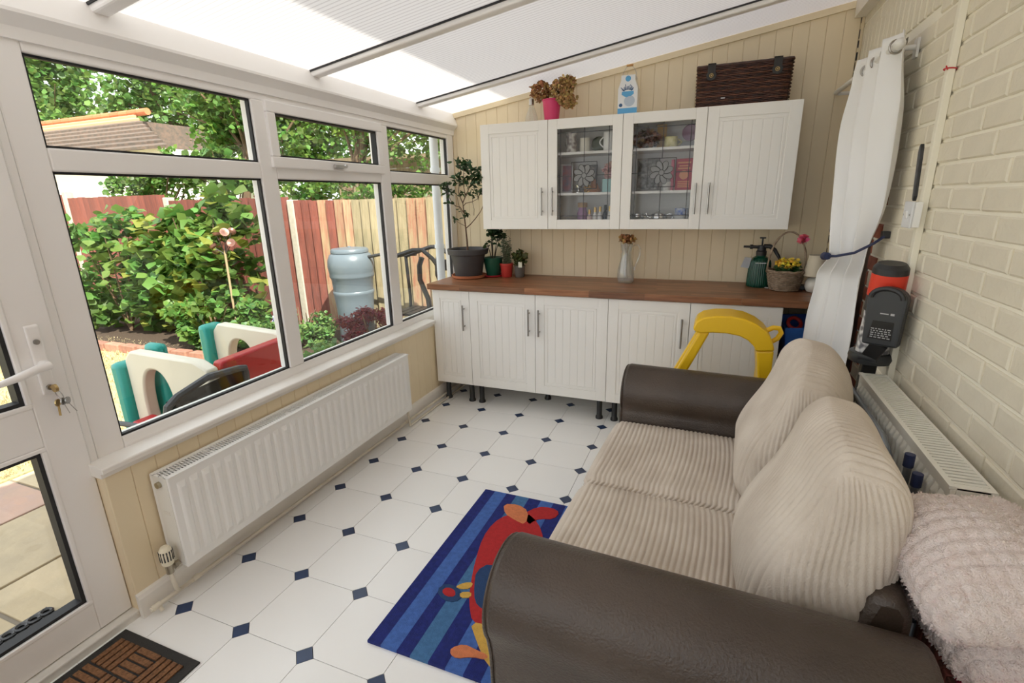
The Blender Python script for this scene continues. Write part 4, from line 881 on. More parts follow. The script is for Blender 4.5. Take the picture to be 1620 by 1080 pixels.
pp = thing('heating_pipe','cream painted pipe dropping from the valve and running along the skirting','pipe',(0.11,-2.7,0.0))
MB().tube([(0.125,-2.745,0.146),(0.125,-2.742,0.10),(0.120,-2.735,0.06),(0.108,-2.72,0.038)],0.0080,10).build('drop_pipe',M_PIPE,pp,smooth=True)
m = MB(); m.cyl((0.104,-2.83,0.036),(0.104,-0.03,0.036),0.0080,n=12); m.build('long_pipe',M_PIPE,pp,smooth=True)
m = MB(); m.cyl((0.104,-2.825,0.036),(0.104,-2.795,0.036),0.012); m.cyl((0.104,-2.80,0.036),(0.118,-2.80,0.012),0.007); m.build('pipe_fitting',M_PIPE,pp,smooth=35)
for yy in (-2.66,-1.09): MB().cyl((0.104,yy,0.036),(0.104,yy+0.025,0.036),0.0115).build('pipe_fitting',M_PIPE,pp,smooth=35)
p2_ = thing('heating_pipe','second thin cream pipe lying on the floor beside the skirting','pipe',(0.125,-1.4,0.0))
m = MB(); m.cyl((0.127,-1.07,0.011),(0.127,-0.03,0.011),0.0080,n=12); m.tube([(0.127,-1.07,0.011),(0.127,-1.085,0.015),(0.127,-1.09,0.06),(0.125,-1.10,0.15)],0.008,10); m.build('floor_pipe',M_PIPE,p2_,smooth=True)
rd = thing('radiator','cream double radiator on the painted brick wall behind sofa','radiator',(2.59,-1.95,0.2))
x0,x1,y0,y1,z0,z1 = 2.543,2.637,-2.378,-1.520,0.215,0.815
m = MB(); m.box(x0+0.004,x0+0.016,y0,y1,z0,z1-0.006); flutes(m,y0+0.02,y1-0.02,z0+0.03,z1-0.03,x0+0.004,-0.010,0.0340); m.build('front_panel',M_RADC,rd,bevel=0.003)
B(x1-0.014,x1,y0,y1,z0,z1-0.006).build('back_panel',M_RADC,rd)
for yy in (y0,y1-0.003): B(x0+0.016,x1-0.014,yy,yy+0.003,z0+0.005,z1-0.002).build('side_panel',M_RADC,rd)
m = MB(); m.box(x0,x0+0.014,y0,y1,z1-0.006,z1+0.002); m.box(x1-0.008,x1,y0,y1,z1-0.006,z1); m.box(x0+0.014,x1-0.008,y0,y0+0.02,z1-0.006,z1); m.box(x0+0.014,x1-0.008,y1-0.02,y1,z1-0.006,z1)
n = 46
for k in range(n): a = y0+0.024+(y1-y0-0.048)*k/n; m.box(x0+0.014,x1-0.008,a,a+0.0112,z1-0.005,z1-0.001)
m.build('top_grille',M_RADC,rd); B(x0+0.016,x1-0.014,y0+0.004,y1-0.004,z1-0.05,z1-0.03).build('slot_shade_plate',M_SLOT,rd)  # slot shade under this grille is a dark-coloured plate too
for yy in (-1.7,-2.2): B(x1,XR-0.004,yy-0.015,yy+0.015,0.3,0.7).build('wall_bracket',M_RADC,rd)

# ================================================================== SOFA
sf = thing('sofa','two-seat sofa with dark brown leather arms and beige corduroy cushions','sofa',(1.98,-2.05,0),-0.048)
def rbox(hx,hy,hz,r,nx,ny,nz,rib,A,puff=(0,0,0),post=None,pitch=0.0185,seam=False):
    """rounded, puffed cushion with raised cord ribs"""
    m = MB(); h = (hx,hy,hz); N = (nx,ny,nz)
    for ax in range(3):
        u, v = [k for k in range(3) if k != ax]
        for sg in (-1,1):
            def fn(a,b):
                q = [0,0,0]; q[ax] = sg*h[ax]; q[u] = -h[u]+2*h[u]*a; q[v] = -h[v]+2*h[v]*b
                inn = [max(-h[k]+r,min(h[k]-r,q[k])) for k in range(3)]; d = Vector(q)-Vector(inn); L = d.length; d = d/L if L > 1e-9 else Vector((0,0,0))
                p = Vector(inn)+d*r
                fx, fy, fz = [max(0.0,1-(p[k]/h[k])**2) for k in range(3)]
                p.x += puff[0]*(1 if p.x > 0 else -1)*fy*fz*min(1,abs(p.x)/h[0]); p.y += puff[1]*(1 if p.y > 0 else -1)*fx*fz*min(1,abs(p.y)/h[1]); p.z += puff[2]*(1 if p.z > 0 else -1)*fx*fy*min(1,abs(p.z)/h[2])
                s = rib(p, ax)
                e = 1.0 if not seam else min(1.0, max(0.0, (min(h[0]-abs(q[0]),h[2]-abs(q[2])) if ax == 1 else h[1]-abs(q[1]))/0.02))
                p = p+d*(A*e*(abs(math.sin(PI*s/pitch))**0.5-0.65))
                return tuple(post(p) if post else p)
            m.grid(fn, N[u], N[v])
    return m
lr = MB().box(-0.38,0.34,-0.60,0.60,0.07,0.30); lr.build('base',M_LEATH,sf,local=True,bevel=0.015)
for s in (-1,1):
    prof = [(0.602,0.06),(0.602,0.46)]
    for k in range(21):
        a = math.radians(-25+k*(235/20)); prof.append((0.735-0.133*math.cos(a), 0.548+0.133*math.sin(a)))
    prof += [(0.838,0.42),(0.826,0.06)]
    prof = [(s*p[0],p[1]) for p in prof]
    m = MB().prism(prof,'x',-0.405,0.47)
    arm = m.build('arm',M_LEATH,sf,local=True,smooth=50,bevel=0.018)
    m = MB().tube([(-0.402,s*0.72+(p[0]-s*0.72)*0.955,0.42+(p[1]-0.42)*0.965) for p in prof],0.005,7); m.build('piping',M_LEATH,arm,smooth=True)
    arm.children[0].matrix_parent_inverse = Matrix.Identity(4)
bk_ = MB().prism([(0.32,0.07),(0.450,0.07),(0.470,0.45),(0.468,0.655),(0.445,0.69),(0.39,0.685),(0.33,0.45)],'y',-0.605,0.605).build('back',M_LEATH,sf,local=True,bevel=0.02,smooth=30)
for s in (-1,1):
    m = rbox(0.362,0.298,0.095,0.05,240,16,64,lambda p,ax: p.x-p.z,0.0068,(0.01,0.0,0.022)); m.xf(Matrix.Translation((-0.058,s*0.300,0.350)))
    m.build('seat_cushion',M_CORD,sf,local=True,smooth='all',merge=True)
def mkback(s):
    def post(p):
        f = (p.z+0.27)/0.54; f = max(0,min(1,f))
        x = p.x*((1.30 if p.x > 0 else 1.10)-0.62*f**1.1); yv = p.y*(1.0-0.13*f**2)
        x += 0.015*math.sin(9*p.y+s)*(0.3+f)+0.010*math.sin(14*p.z+3*p.y)
        z = p.z-0.05*f*abs(p.y/0.29)**2.2
        return Vector((x,yv,z))
    m = rbox(0.130,0.292,0.270,0.085,60,210,64,lambda p,ax: p.x+0.35*p.z if ax == 1 else p.y,0.0078,(0.035,0.01,0.01),post,seam=True)
    m.xf(Matrix.Translation((0.300+(0.015 if s < 0 else 0),s*0.300,0.695)) @ Matrix.Rotation(0.17,4,'Y') @ Matrix.Rotation(0.05*s,4,'X'))
    return m.build('back_cushion',M_CORD,sf,local=True,smooth='all',merge=True)
mkback(-1); mkback(1)
ft = MB().lathe([(0.022,0),(0.028,0.07)],n=14).build('foot',M_BLACK,smooth=True)
for k,(a,b) in enumerate([(-0.40,-0.715),(-0.40,0.715),(0.40,-0.715),(0.40,0.715)]):
    o = ft if k == 0 else ft.copy()
    if k: COL.objects.link(o)
    o.location = (a,b,0.0); o.parent = sf

# ================================================================== RUG
rg = thing('rug','blue striped rug with a red toy aeroplane motif, partly under the sofa','rug',(1.29,-2.12,0.0))
M_R1 = mat('rug_navy',(0.012,0.024,0.20),0.95,var=0.3,vscale=60,bump=0.6,bscale=350); M_R2 = mat('rug_mid_blue',(0.065,0.16,0.50),0.95,var=0.22,vscale=60,bump=0.6,bscale=350); M_R3 = mat('rug_grey_blue',(0.065,0.19,0.40),0.95,var=0.22,vscale=60,bump=0.6,bscale=350)
xs = [0.943,0.999,1.065,1.119,1.190,1.255,1.322,1.387,1.452,1.518,1.582,1.645]
for k in range(len(xs)-1):
    mt = M_R1 if k%2 == 0 else (M_R3 if k == 3 else M_R2)
    B(xs[k]+0.0002,xs[k+1]-0.0002,-2.634,-1.621,0.0,0.011).build('stripe',mt,rg)
def motif(name,pts,mt,h):
    n = len(pts); q = []
    for i in range(n):                       # corner-cut once for soft outlines
        a, b = pts[i], pts[(i+1)%n]; q += [(a[0]*0.75+b[0]*0.25,a[1]*0.75+b[1]*0.25),(a[0]*0.25+b[0]*0.75,a[1]*0.25+b[1]*0.75)]
    MB().prism(q,'z',0.0108,h).build(name,mt,rg)
def rug(n,c): return mat(n,c,0.95,var=0.15,vscale=60,bump=0.6,bscale=350)
RR, RY, RO, RN = rug('rug_red',(0.52,0.022,0.025)), rug('rug_yellow',(0.74,0.44,0.085)), rug('rug_orange',(0.76,0.24,0.10)), rug('rug_slate',(0.02,0.06,0.17))
motif('red_body',[(1.221,-1.743),(1.30,-1.80),(1.36,-1.90),(1.42,-2.05),(1.47,-2.25),(1.44,-2.40),(1.337,-2.432),(1.261,-2.44),(1.203,-2.35),(1.167,-2.258),(1.130,-2.141),(1.096,-1.992),(1.098,-1.876),(1.135,-1.793)],RR,0.0135)
motif('orange_fin',[(1.086,-1.717),(1.158,-1.695),(1.228,-1.732),(1.250,-1.838),(1.190,-1.822),(1.122,-1.788)],RO,0.0142)
motif('red_tail',[(1.210,-1.76),(1.255,-1.681),(1.327,-1.664),(1.375,-1.688),(1.363,-1.749),(1.296,-1.770),(1.275,-1.80),(1.264,-1.833)],RR,0.0135)
motif('yellow_nose',[(1.250,-2.436),(1.34,-2.425),(1.45,-2.41),(1.47,-2.53),(1.425,-2.580),(1.380,-2.575),(1.310,-2.505)],RY,0.0138)
motif('orange_propeller',[(1.238,-2.561),(1.274,-2.530),(1.325,-2.537),(1.370,-2.541),(1.375,-2.558),(1.32,-2.566),(1.275,-2.590),(1.247,-2.582)],RO,0.0145)
motif('slate_window',[(1.160,-2.195),(1.195,-2.130),(1.26,-2.17),(1.31,-2.30),(1.29,-2.355),(1.268,-2.370),(1.225,-2.345),(1.188,-2.272)],RN,0.0145)
motif('slate_wheel',[(1.055,-2.343),(1.075,-2.298),(1.131,-2.300),(1.172,-2.336),(1.156,-2.374),(1.106,-2.380)],RN,0.0135)
motif('red_hub',[(1.078,-2.342),(1.088,-2.316),(1.127,-2.318),(1.144,-2.349),(1.110,-2.361)],RR,0.0143)
motif('yellow_strut',[(1.118,-2.304),(1.143,-2.270),(1.178,-2.256),(1.181,-2.290),(1.146,-2.306)],RY,0.0140)
motif('yellow_strut',[(1.150,-2.323),(1.192,-2.305),(1.204,-2.331),(1.164,-2.348)],RY,0.0144)
# ================================================================== DOOR MAT
dm = thing('doormat','black rubber doormat with brown coir basket-weave bars by the door','doormat',(0.26,-3.2,0))
mx0,mx1,my0,my1 = 0.066,0.456,-3.52,-2.903
B(mx0,mx1,my0,my1,0.0,0.007).build('rubber_base',mat('black_rubber',(0.022,0.020,0.018),0.8,bump=0.3,bscale=200),dm,bevel=0.002)
M_COIR = mat('brown_coir',(0.34,0.155,0.065),0.95,var=0.45,vscale=120,bump=0.9,bscale=400)
cs = 0.109; barm = None
for i in range(3):
    for j in range(5):
        cx, cy = mx0+0.032+cs*(i+0.5), my1-0.030-cs*(j+0.5)
        for k in range(4):
            off = (k-1.5)*cs/4
            o = inst(barm,'coir_bar',None,(0,0,0)) if barm else B(-cs*0.455,cs*0.455,-cs*0.088,cs*0.088,0.0,0.006).build('coir_bar',M_COIR)
            barm = o.data; rot = PI/2 if (i+j)%2 == 0 else 0
            o.location = (cx+(off if rot else 0), cy+(0 if rot else off), 0.0065); o.rotation_euler = (0,0,rot); attach(o, dm)

# ================================================================== CURTAIN + ROD
rodt = thing('curtain_rod','white curtain rod with round end knob above the brick doorway','curtain rod',(2.575,-0.6,2.04))
M_WROD = mat('white_rod',(0.80,0.79,0.76),0.3)
RZ = 2.045
MB().cyl((2.575,-1.14,RZ),(2.575,-0.004,RZ+0.02),0.0125,n=16).build('rod',M_WROD,rodt,smooth=35)
m = MB().sphere((2.575,-1.165,RZ),0.021,0.034,0.021,16,10); m.build('end_knob',M_WROD,rodt,smooth=True)
for yy in (-1.06,-0.06):
    m = MB(); m.cyl((2.575,yy,RZ+0.005),(XR-0.004,yy,RZ+0.005),0.010); m.box(XR-0.010,XR-0.001,yy-0.022,yy+0.022,RZ-0.035,RZ+0.035); m.build('bracket',M_WROD,rodt,smooth=35)
cu = thing('curtain','white gathered curtain tied back beside the red brick doorway','curtain',(2.54,-0.9,0.4))
LK = [(2.10,(2.575,-0.66),(2.590,-1.145)),(2.04,(2.57,-0.64),(2.595,-1.16)),(1.80,(2.54,-0.69),(2.60,-1.235)),(1.45,(2.515,-0.92),(2.605,-1.215)),(1.22,(2.50,-1.00),(2.605,-1.110)),(1.10,(2.495,-0.84),(2.605,-1.08)),(0.85,(2.485,-0.80),(2.60,-1.12)),(0.45,(2.475,-0.76),(2.60,-1.10)),(0.10,(2.47,-0.74),(2.60,-1.10))]
def cur(u,v):
    z = 2.10-2.0*v
    for a, b in zip(LK,LK[1:]):
        if b[0] <= z <= a[0]+1e-9: f = (a[0]-z)/(a[0]-b[0]); f = f*f*(3-2*f); break
    A = [a[1][k]*(1-f)+b[1][k]*f for k in (0,1)]; Bq = [a[2][k]*(1-f)+b[2][k]*f for k in (0,1)]
    L = math.hypot(Bq[0]-A[0],Bq[1]-A[1]); tx, ty = (Bq[0]-A[0])/L, (Bq[1]-A[1])/L; nx, ny = -ty, tx
    if nx > 0: nx, ny = -nx, -ny
    ph = 2*PI*(u*2.75+0.25); amp = (0.036 if z > 1.5 else 0.028+0.008*max(0,(z-1.2)/0.3))*(0.85+0.15*math.sin(5*z))
    w = amp*math.sin(ph+0.25*math.sin(z*3))+0.003*math.sin(23*u+9*z)+0.003*math.sin(41*u-5*z)
    al = u+0.020*math.sin(2*ph)
    return (A[0]+tx*L*al+nx*w-0.008, A[1]+ty*L*al+ny*w, z)
M_CURT = mat('white_cotton',(0.84,0.84,0.84),0.85,bump=0.08,bscale=25)
MB().grid(cur,120,90).build('cloth',M_CURT,cu,smooth='all',fix=False,solid=0.003)
# eyelet heading folds pulled on to the rod
for k,yy in enumerate((-1.125,-1.02,-0.86,-0.70)): MB().torus((2.575,yy,RZ),0.024,0.0042,(0.25*(1 if k%2 else -1),1,0),n=22,k=7).build('eyelet',mat('eyelet_nickel',(0.45,0.42,0.38),0.3,1.0),cu,smooth=True)
tb = thing('curtain_tieback','navy cord tieback with oblong clasp round the curtain','tieback',(2.47,-1.0,1.22))
m = MB().tube([(2.655,-1.135,1.32),(2.60,-1.18,1.285),(2.54,-1.17,1.245),(2.487,-1.10,1.222),(2.466,-1.03,1.214)],0.006,8); m.build('cord',M_NAVY,tb,smooth=True)
m = MB().tube([(2.464,-1.05,1.216),(2.460,-1.01,1.212),(2.466,-0.965,1.208)],[0.016,0.019,0.016],12); m.build('clasp',M_NAVY,tb,smooth=True)
o = B(2.635,XR-0.0005,-1.15,-1.12,1.305,1.335).build('wall_hook',M_BLACK,tb,bevel=0.003)

# ================================================================== VACUUM CLEANER
vc = thing('vacuum_cleaner','red and black upright cordless vacuum cleaner leaning beside the radiator','vacuum cleaner',(2.585,-1.30,0.0))
A0, A1 = Vector((2.588,-1.345,0.05)), Vector((2.592,-1.500,1.245))
ax = lambda z: A0+(A1-A0)*((z-0.05)/(1.195))
m = MB(); m.bar(ax(0.05),ax(0.86),0.052,0.038,(0,1,0)); m.build('pole',M_BLACK,vc,bevel=0.006)
m = MB().lathe([(0.0,0.0),(0.10,0.0),(0.10,0.035),(0.05,0.055),(0.0,0.06)],(2.560,-1.335,0.0),20,0.85,1.0); m.build('floor_head',M_DGREY,vc,smooth=35)
c = ax(0.865); m = MB().lathe([(0.045,-0.022),(0.072,-0.018),(0.078,0.002),(0.074,0.020),(0.060,0.024),(0.045,0.016)],tuple(c),28); m.build('collar',M_DGREY,vc,smooth=True)
m = MB().cyl(ax(0.87),ax(1.06),0.056,0.054,n=28); m.build('bin',mat('patterned_sleeve',(0.80,0.79,0.78),0.35,col2=(0.16,0.16,0.18),vscale=55,detail=0),vc,smooth=35)
m = MB().cyl(ax(1.06),ax(1.12),0.058,0.058,n=28); m.build('motor_housing',M_DGREY,vc,smooth=35)
m = MB().cyl(ax(1.12),ax(1.205),0.0585,0.0575,n=28); m.build('red_band',mat('vacuum_red',(0.72,0.045,0.018),0.35),vc,smooth=35)
q = ax(1.205); d = (A1-A0).normalized(); m = MB(); m.cyl(q,q+d*0.022,0.0575,0.056,n=28); m.cyl(q+d*0.022,q+d*0.038,0.056,0.044,n=28); m.build('top_cap',M_BLACK,vc,smooth=50)
fv = Vector((-0.50,-0.86,0)).normalized(); sv = Vector((0.86,-0.50,0)).normalized()
bo = ax(1.03)+fv*0.088+sv*0.040
def vb(pts, t0, t1): # outline in (side, up) extruded towards the room
    m = MB(); n = len(pts); vs = [bo+sv*p[0]+Vector((0,0,1))*p[1]+fv*t for t in (t0,t1) for p in pts]
    return m.add(vs,[tuple(range(n))[::-1],tuple(range(n,2*n))]+[(i,(i+1)%n,n+(i+1)%n,n+i) for i in range(n)])
vb([(-0.056,-0.085),(0.056,-0.085),(0.062,0.09)]+[(0.062*math.cos(PI*k/10),0.09+0.045*math.sin(PI*k/10)) for k in range(1,10)]+[(-0.062,0.09)],-0.025,0.022).build('battery_pack',M_DGREY,vc,bevel=0.008)
MB().tube([bo+sv*(0.050*math.cos(PI*k/12))+Vector((0,0,0.095+0.035*math.sin(PI*k/12)))+fv*0.024 for k in range(13)],0.009,8).build('grip',M_BLACK,vc,smooth=True)
vb([(-0.040,-0.060),(0.036,-0.060),(0.036,0.010),(-0.030,0.010)],0.0222,0.0228).build('rating_label',mat('black_label',(0.008,0.008,0.009),0.3),vc)
m = MB()
rr = random.Random(5)
for k in range(5):
    u_ = -0.032
    while u_ < 0.026: w = rr.uniform(0.004,0.011); v = vb([(u_,-0.054+k*0.008),(u_+w,-0.054+k*0.008),(u_+w,-0.0505+k*0.008),(u_,-0.0505+k*0.008)],0.0230,0.0234); m.add(v.v,v.f); u_ += w+0.004
v = vb([(-0.012,0.036),(0.014,0.036),(0.014,0.040),(-0.012,0.040)],0.0222,0.0226); m.add(v.v,v.f); v = vb([(0.020,0.034),(0.032,0.034),(0.032,0.042),(0.020,0.042)],0.0222,0.0226); m.add(v.v,v.f)
m.build('label_print',mat('grey_print',(0.45,0.45,0.46),0.5),vc)['kind'] = 'stuff'
p_ = ax(0.875)+fv*0.062+sv*0.01; m = MB(); m.bar(p_,bo+Vector((0,0,-0.08)),0.055,0.016,fv); m.build('front_spine',M_BLACK,vc,bevel=0.004)
m = MB(); m.cyl(p_-sv*0.03,p_+sv*0.03,0.016); m.build('hinge',M_DGREY,vc,smooth=35)

# ================================================================== SWITCH, STRIP, TIE
sw = thing('light_switch','white surface-mounted light switch box on the painted brick wall','light switch',(2.64,-1.485,1.415))
B(XR-0.046,XR-0.0225,-1.528,-1.444,1.372,1.460).build('back_box',M_WHITEC,sw,bevel=0.003); B(XR-0.054,XR-0.046,-1.530,-1.442,1.370,1.462).build('face_plate',mat('switch_plate',(0.72,0.73,0.75),0.4),sw,bevel=0.003)
m = MB().prism([(XR-0.054,1.402),(XR-0.058,1.402),(XR-0.062,1.43),(XR-0.054,1.43)],'y',-1.498,-1.474); m.build('rocker',M_WHITEC,sw,bevel=0.001)
m = MB()
for yy in (-1.516,-1.456): m.cyl((XR-0.0545,yy,1.416),(XR-0.056,yy,1.416),0.0035,n=10)
m.build('screw',M_STEEL,sw)
o = MB().prism([(-1.452,1.462),(-1.442,1.470),(-1.414,1.630),(-1.418,1.652),(-1.426,1.660),(-1.434,1.645),(-1.458,1.480)],'x',XR-0.036,XR-0.024).build('tool_strip',mat('gunmetal',(0.10,0.10,0.105),0.4,0.8,var=0.4,vscale=20),bevel=0.002); tag(o,'slim dark metal strip propped against the cable trunking above the switch','tool')
m = MB().torus((XR-0.012,-1.488,1.885),0.017,0.0022,(0.1,0.05,1),n=18,k=6); m.tube([(XR-0.026,-1.50,1.886),(XR-0.030,-1.508,1.892),(XR-0.026,-1.512,1.880)],0.002,6); o = m.build('wire_tie',mat('red_wire',(0.55,0.02,0.03),0.5),smooth=True); tag(o,'small twist of red wire round the cable trunking','wire')

# ================================================================== YELLOW TOY, TUBS UNDER THE WORKTOP
M_YEL = mat('yellow_plastic',(0.86,0.53,0.012),0.35)
ty = thing('toy_trolley','bright yellow moulded plastic toy arch standing behind the sofa','toy',(2.1,-0.92,0))
arch = [(1.907,0.834),(1.92,0.868),(1.952,0.891),(2.01,0.904),(2.083,0.907),(2.146,0.898),(2.205,0.874),(2.25,0.84),(2.274,0.81),(2.289,0.774),(2.297,0.743),(2.214,0.735),(2.2,0.761),(2.171,0.788),(2.131,0.807),(2.072,0.816),(2.003,0.815),(1.938,0.808),(1.912,0.82)]
MB().prism(arch,'y',-1.06,-0.86).build('arch',M_YEL,ty,bevel=0.028,smooth=60)
MB().prism([(2.216,0.733),(2.296,0.741),(2.300,0.0),(2.232,0.0),(2.234,0.60)],'y',-1.05,-0.87).build('rear_leg',M_YEL,ty,bevel=0.010)
for yy in (-1.050,-0.905):
    MB().prism([(1.938,0.812),(1.990,0.812),(1.640,0.0),(1.570,0.0)],'y',yy,yy+0.05).build('front_leg',M_YEL,ty,bevel=0.010)
MB().tube([(2.262,-0.96,0.824),(2.290,-0.96,0.840),(2.318,-0.96,0.838),(2.328,-0.96,0.815),(2.314,-0.96,0.784),(2.290,-0.96,0.766),(2.28,-0.96,0.762)],0.013,10).build('loop_handle',M_YEL,ty,smooth=True)
o = B(2.395,2.640,-0.50,-0.12,0.0,0.46).build('storage_crate',mat('black_crate',(0.018,0.017,0.018),0.6),bevel=0.01); tag(o,'black crate under the blue tub below the worktop end','crate')
tub = thing('storage_tub','blue plastic tub on the crate under the worktop end','tub',(2.52,-0.32,0.461))
def tubf(z,k): return [(2.415-k,-0.52+0.03-k),(2.625+k*0.4,-0.52+0.03-k),(2.625+k*0.4,-0.13+k),(2.415-k,-0.13+k)]
m = MB(); a = [(p[0],p[1],0.461) for p in tubf(0,-0.02)]; b = [(p[0],p[1],0.735) for p in tubf(0,0.012)]; b[1] = (*b[1][:2],0.752); b[2] = (*b[2][:2],0.752); ins = [(p[0],p[1],0.73) for p in tubf(0,0.004)]; ib = [(p[0],p[1],0.47) for p in tubf(0,-0.026)]
m.add(a+b+ins+ib,[(3,2,1,0)]+[(i,(i+1)%4,4+(i+1)%4,4+i) for i in range(4)]+[(4+i,4+(i+1)%4,8+(i+1)%4,8+i) for i in range(4)]+[(8+i,8+(i+1)%4,12+(i+1)%4,12+i) for i in range(4)]+[(12,13,14,15)])
m.build('shell',mat('blue_plastic',(0.04,0.17,0.62),0.4),tub,bevel=0.006)
o = MB().torus((2.465,-0.40,0.742),0.036,0.011,(0.2,-0.75,0.6),n=24,k=10).build('toy_ring',mat('toy_red',(0.55,0.03,0.03),0.4),smooth=True); tag(o,'red plastic ring resting in the blue tub','toy ring')
# ================================================================== FOLDED CHAIRS BEHIND THE SOFA, BLANKET, CUSHION
M_GTUBE = mat('grey_steel_tube',(0.22,0.245,0.275),0.3,0.7)
def foldchair(label,x,y0,y1,zt,first):
    t = thing('folding_chair',label,'folding chair',(x,(y0+y1)/2,0),group='folded grey chairs behind the sofa')
    def U(xx,ya,yb,z): return [(xx,yb,0.013),(xx,yb,z-0.06),(xx,yb-0.012,z-0.015),(xx,yb-0.05,z),(xx,ya+0.06,z-0.006),(xx,ya+0.018,z-0.025),(xx,ya,z-0.08),(xx,ya-0.015,0.35),(xx,ya-0.02,0.013)]
    MB().tube(U(x,y0,y1,zt),0.0095,10).build('back_frame',M_GTUBE,t,smooth=True)
    MB().tube(U(x+0.0205,y0+0.03,y1-0.03,zt-0.035),0.0095,10).build('leg_frame',M_GTUBE,t,smooth=True)
    for yy in (y0+0.09,y1-0.12): MB().cyl((x+0.010,yy,0.10),(x+0.010,yy,zt-0.06),0.004,n=8).build('link_bar',M_GTUBE,t,smooth=True)
    B(x+0.003,x+0.017,y0+0.06,y1-0.06,0.16,0.56).build('seat',mat('grey_seat',(0.045,0.05,0.055),0.6),t,bevel=0.004)
    return t
foldchair('folded grey tubular chair standing against the radiator',2.492,-2.120,-1.50,0.795,True)
t = thing('folding_chair','folded grey tubular chair on its head with black rubber feet up, beside the pink blanket','folding chair',(2.51,-2.28,0),group='folded grey chairs behind the sofa')
for k,(yy,zt,ly) in enumerate([(-2.205,0.795,0.0),(-2.275,0.775,0.0)]):
    MB().cyl((2.517,yy,0.02),(2.517,yy,zt-0.02),0.0095,n=12).build('leg',M_GTUBE,t,smooth=True); MB().cyl((2.517,yy,zt-0.025),(2.517,yy,zt+0.012),0.0125,n=12).build('rubber_foot',M_NAVY,t,smooth=True)
for k in range(3): MB().tube([(2.488+0.0*k,-2.165-0.032*k,0.735-0.012*k),(2.488,-2.20-0.035*k,0.68-0.01*k),(2.490,-2.245-0.035*k,0.55),(2.490,-2.255-0.035*k,0.02)],0.0105,10).build('frame_tube',M_GTUBE,t,smooth=True)
MB().cyl((2.500,-2.18,0.3),(2.500,-2.33,0.3),0.008).build('cross_bar',M_GTUBE,t)
cz = thing('striped_cushion','brown and red striped seat pad under the pink blanket','cushion',(2.58,-2.75,0.0))
M_SB, M_SR = mat('stripe_brown',(0.20,0.075,0.05),0.85), mat('stripe_red',(0.34,0.10,0.075),0.85)
for k in range(26):
    y0 = -3.02+k*0.0215; B(2.508,XR-0.006,y0,y0+0.0213,0.0,0.50).build('stripe',M_SB if k%2 else M_SR,cz,bevel=0.004)
MB().tube([(2.507,-2.45,0.02),(2.505,-2.452,0.30),(2.503,-2.46,0.48)],0.0095,10).build('frame_tube',M_GTUBE,cz,smooth=True)
o = MB().prism([(2.515,-2.93),(XR-0.008,-2.93),(XR-0.008,-2.50),(2.515,-2.50)],'z',0.5005,0.535).build('folded_cloth',mat('crimson_cloth',(0.40,0.012,0.05),0.85),bevel=0.012); tag(o,'folded crimson cloth between striped pad and pink blanket','cloth')
M_BLK = mat('pink_fleece',(0.93,0.82,0.78),0.95,col2=(0.90,0.76,0.71),vscale=30,bump=1.0,bscale=260)
M_BLKP = leafmat('pink_pile',(0.94,0.84,0.80),0.06,0.5)
bt = thing('blanket','fluffy pale pink blanket folded in a heap by the radiator','blanket',(2.55,-2.66,0.536))
def fluff(hx,hy,hz,r,seed,loc,rot,sag,nm):
    ph = seed*1.7
    def post(p):
        x,y,z = p; w = 0.008*abs(math.sin(PI*y/0.027))**0.6*(0.35+0.65*abs(math.sin(PI*(x+0.6*z)/0.027))**0.6)
        L = max(1e-6,math.sqrt((x/hx)**2+(y/hy)**2+(z/hz)**2)); n = Vector((x/hx,y/hy,z/hz))/L
        q = Vector((x,y,z))+n*(w+0.012*math.sin(9*y+ph)*math.cos(13*x+ph)+0.008*math.sin(21*x+17*y+ph))
        q.z -= sag*((y/hy)**2)*0.5+(0.03*(x/hx) if x < 0 else 0)*-1*0.6
        return q
    m = rbox(hx,hy,hz,r,70,150,46,lambda p,a:0.0,0.0,(0.01,0.01,0.02),post)
    m.xf(Matrix.Translation(loc) @ Euler(rot).to_matrix().to_4x4()); o = m.build(nm,M_BLK,bt,smooth='all',merge=True)
    g = np.random.default_rng(seed); V = np.array([v.co[:] for v in o.data.vertices]); V = V[g.integers(0,len(V),3000)]
    C0 = V.mean(0); d = (V-C0)/np.array([hx,hy,hz*1.5]); d /= np.linalg.norm(d,axis=1)[:,None]
    leaves('pile', V-d*0.002, 0.0075, M_BLKP, o, seed, 0.3, dirs=d*1.2, wid=0.22)['kind'] = 'stuff'
fluff(0.092,0.175,0.050,0.045,2,(2.562,-2.560,0.630),(0.02,0.04,0.02),0.04,'lower_fold')
fluff(0.126,0.172,0.068,0.06,5,(2.530,-2.590,0.775),(0.03,-0.06,0.05),0.05,'upper_fold')
# ================================================================== GARDEN
GZ = -0.12
gr = B(-40,-2.02,-14,30,GZ-0.2,GZ).build('ground', mat('dry_lawn',(0.52,0.43,0.235),0.95,col2=(0.38,0.345,0.155),vscale=1.6,bump=0.8,bscale=60,detail=8)); tag(gr,'dry yellow-green lawn beyond the patio',None,kind='structure')
g = np.random.default_rng(77); n = 26000
LP = np.stack([-2.05-5.6*g.random(n)**1.4, -4.8+4.9*g.random(n), np.full(n,GZ)],1)
o = leaves('lawn_grass', LP, 0.045, mat('straw_grass',(0.54,0.45,0.25),0.9,isl=0.3), None, 77, 0.1, dirs=np.tile([0,0,1.0],(n,1)), wid=0.09); tag(o,'short dry straw-coloured grass blades of the lawn','grass',kind='stuff')
pt = struct('patio')
B(-2.02,-0.1,-9,2.0,GZ-0.2,GZ-0.012).build('mortar_bed', mat('patio_mortar',(0.22,0.19,0.15),0.9), pt)
